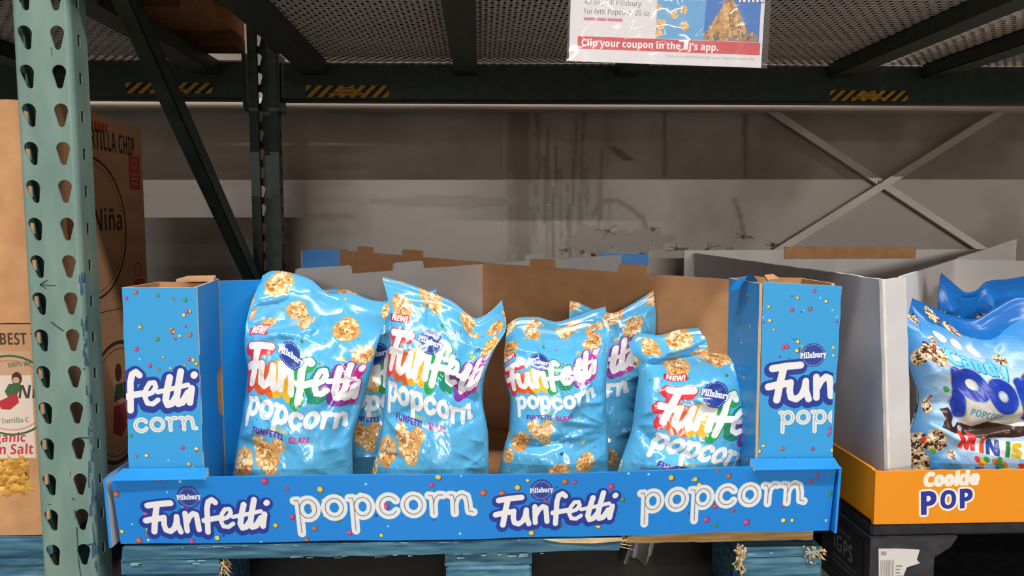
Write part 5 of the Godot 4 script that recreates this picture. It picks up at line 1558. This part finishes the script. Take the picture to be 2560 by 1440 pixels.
# ---------------------------------------------------------------- coupon sign
func build_sign():
	var p := Print.new(Rect2(1410, -240, 520, 420), 1300, 1050, c8(226, 220, 222))
	# drawn in photograph pixels with the tilt of the sheet taken out
	p.rect(Rect2(1634, -140, 258, 245), c8(96, 164, 212))
	p.poly([Vector2(1762, -140), Vector2(1892, -140), Vector2(1892, 105), Vector2(1752, 105)], c8(52, 112, 190))
	p.text("popcorn", Vector2(1668, 2), 24, c8(226, 232, 238), true, false, 0.0, 0.9)
	for q in [[1700, 34, 11, 1], [1678, 46, 11, 2], [1646, 70, 13, 3], [1704, 72, 12, 4], [1640, 30, 8, 5], [1642, 92, 10, 6]]: kernel(p, Vector2(q[0], q[1]), q[2], 200 + q[3])
	p.poly([Vector2(1812, -10), Vector2(1832, 20), Vector2(1872, 100), Vector2(1752, 100), Vector2(1792, 30)], c8(196, 146, 78))
	var g := RandomNumberGenerator.new()
	g.seed = 70
	for i in 120:
		var t := sqrt(g.randf())
		var c := Vector2(1812 + (g.randf() - 0.5) * 112 * t, -6 + 104 * t)
		p.ring(c, Vector2(2.0, 1.4), Vector2(g.randf_range(3, 6), g.randf_range(2.5, 4.5)), [c8(216, 168, 96), c8(172, 116, 58), c8(128, 82, 44), c8(228, 190, 124)][i % 4], g.randf() * 3)
	p.rect(Rect2(1752, 86, 136, 18), c8(150, 124, 96))
	for i in 40: p.ring(Vector2(g.randf_range(1756, 1884), g.randf_range(86, 103)), Vector2.ZERO, Vector2(5, 3.6), [c8(206, 164, 96), c8(120, 90, 66), c8(180, 130, 74)][i % 3], g.randf() * 3)
	p.text("Mix", Vector2(1836, -4), 46, c8(70, 90, 140), true, false, -0.04, 0.8, 0.0, false, 2.0)
	p.text("Mix", Vector2(1836, -5), 46, c8(236, 238, 242), true, false, -0.04, 0.8)
	p.rect(Rect2(1634, -142, 0.8, 246), c8(180, 184, 196))
	p.text("(1) Chex Mix Traditional,", Vector2(1455, 4), 17.5, c8(104, 102, 108), false, false, 0.0, 0.93)
	p.text("40 oz., OR Pillsbury", Vector2(1455, 24), 17.5, c8(104, 102, 108), false, false, 0.0, 0.93)
	p.text("Funfetti Popcorn, 20 oz.", Vector2(1455, 46), 17.5, c8(104, 102, 108), false, false, 0.0, 0.9)
	for q in [[1455, 30], [1488, 22], [1513, 38]]: p.rect(Rect2(q[0], 61, q[1], 7), c8(206, 120, 130))
	p.rect(Rect2(1442, 106, 454, 30), c8(206, 62, 68))
	p.text("Clip your coupon in the BJ's app.", Vector2(1452, 121), 22.5, c8(246, 240, 240), true, false, 0.0, 0.98, 0.0, false, 0.3)
	p.text("Cannot be combined with BJ's paper coupon for same offer", Vector2(1662, 146), 8.6, c8(150, 146, 150), false, false, 0.0, 0.98)
	var tm := tmat(p.tex(), 0.55)
	var z := 0.03
	var a := pix(1416, 154, z)
	var b := pix(1917, 172, z)
	var al := (b - a).normalized()
	var upv := Vector3(-al.y, al.x, 0)
	upv = (upv + Vector3(0, 0, 0.02)).normalized()
	var W := (b - a).length()
	var H := W * 380.0 / 500.0
	var o := thing("coupon_sign", "white coupon sign in a clear plastic sleeve hanging from the front beam", "sign", a + al * W * 0.5)
	board("paper_sheet", o, PackedVector2Array([Vector2(0.003, 0.001), Vector2(W - 0.008, 0.001), Vector2(W - 0.008, H), Vector2(0.003, H)]), a, al, upv, 0.0006, tm, M.white_card, M.white_edge, Rect2(-W * 6 / 500.0, -W * 12 / 500.0, W * 520 / 500.0, W * 420 / 500.0))
	var gm := StandardMaterial3D.new()
	gm.albedo_color = Color(0.95, 0.96, 0.98, 0.06)
	gm.transparency = BaseMaterial3D.TRANSPARENCY_ALPHA
	gm.roughness = 0.04
	gm.cull_mode = BaseMaterial3D.CULL_DISABLED
	var n := al.cross(upv)
	var nz := FastNoiseLite.new()
	nz.seed = 4
	nz.frequency = 0.02
	var st := newst()
	var N := 36
	for j in N + 1:
		for i in N + 1:
			var s := float(i) / N
			var t := float(j) / N
			var f := minf(minf(s, 1 - s), minf(t, 1 - t)) * 8.0
			st.set_uv(Vector2(s, t))
			st.add_vertex(a + al * W * s + upv * H * t + n * (0.0015 + 0.004 * (0.5 + nz.get_noise_2d(s * 200, t * 150)) * clampf(f, 0, 1)))
	for j in N:
		for i in N:
			var k := j * (N + 1) + i
			for v in [k, k + N + 2, k + 1, k, k + N + 1, k + N + 2]: st.add_index(v)
	put(done(st, gm), "plastic_sleeve", o)
	for s in [0.2, 0.8]:
		var c: Vector3 = a + al * W * s + upv * (H - 0.004)
		var stc := newst()
		tube_st(stc, [c + n * 0.002, c + Vector3(0, 0.012, 0.0)], 0.0015, 6)
		put(done(stc, M.steel), "hanging_clip", o)
	# the clips hold on to a thin rail clipped along the beam
	var rr := thing("sign_rail", "thin steel rail along the front beam above the coupon sign", "rail", Vector3(0.27, a.y + H, z))
	bx("rail_bar", rr, Vector3(0.08, a.y + H + 0.004, 0.0005), Vector3(0.46, a.y + H + 0.012, z + 0.004), M.steel, 0.001)

# ---------------------------------------------------------------- lights
func lamp_row(x: float, z: float, lx: float, w: float, energy: float, label: String):
	var y := 5.42
	var o := thing("ceiling_light", label, "ceiling light", Vector3(x, y, z), "rows of ceiling lights")
	bx("housing", o, Vector3(x - lx * 0.5, y + 0.01, z - w * 0.6), Vector3(x + lx * 0.5, y + 0.09, z + w * 0.6), M.steel, 0.004)
	for s in [-0.35, 0.35]:
		bx("hanger", o, Vector3(x + lx * s - 0.01, y + 0.09, z - 0.01), Vector3(x + lx * s + 0.01, 5.6, z + 0.01), M.steel, 0.001)
	var em := mat(Color.WHITE, 0.5)
	em.emission_enabled = true
	em.emission = Color(1.0, 0.985, 0.965)
	em.emission_energy_multiplier = 3.0
	bx("diffuser", o, Vector3(x - lx * 0.5 + 0.02, y, z - w * 0.5), Vector3(x + lx * 0.5 - 0.02, y + 0.01, z + w * 0.5), em, 0.001)
	var l := AreaLight3D.new()
	l.name = "lamp_light"
	l.area_size = Vector2(lx, w)
	l.light_color = Color(1.0, 0.985, 0.965)
	l.light_energy = energy
	l.shadow_enabled = true
	l.set("area_range", 60.0)
	o.add_child(l)
	l.position = Vector3(0, -0.01, 0)
	l.rotation.x = -PI / 2

func _ready():
	rng.seed = 1
	aim_axes()
	# camera
	var cam := Camera3D.new()
	cam.name = "camera"
	cam.fov = rad_to_deg(2.0 * atan(720.0 / FOCAL))
	cam.near = 0.05
	cam.far = 100.0
	add_child(cam)
	cam.transform = Transform3D(Basis(rt, up, -fw), EYE)
	cam.current = true
	# environment: a closed hall, no sky light
	var we := WorldEnvironment.new()
	we.name = "environment"
	var env := Environment.new()
	env.background_mode = Environment.BG_COLOR
	env.background_color = Color(0, 0, 0)
	env.tonemap_mode = Environment.TONE_MAPPER_LINEAR
	env.tonemap_exposure = 1.0
	env.sdfgi_enabled = true
	env.ssao_enabled = true
	env.ssil_enabled = true
	we.environment = env
	add_child(we)
	make_materials()
	# lights
	lamp_row(0.3, 2.2, 9.0, 0.3, 53.0, "long strip light over the aisle in front of the rack")
	lamp_row(0.3, 8.0, 9.0, 0.3, 8.0, "long strip light over the second aisle")
	lamp_row(0.3, 16.0, 9.0, 0.3, 20.0, "long strip light over the third aisle")
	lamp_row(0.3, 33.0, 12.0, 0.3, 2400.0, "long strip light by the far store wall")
	build_room()
	build_rack()
	build_pallets()
	build_blue_display()
	build_bags()
	build_orange_display()
	build_cartons()
	build_sign()
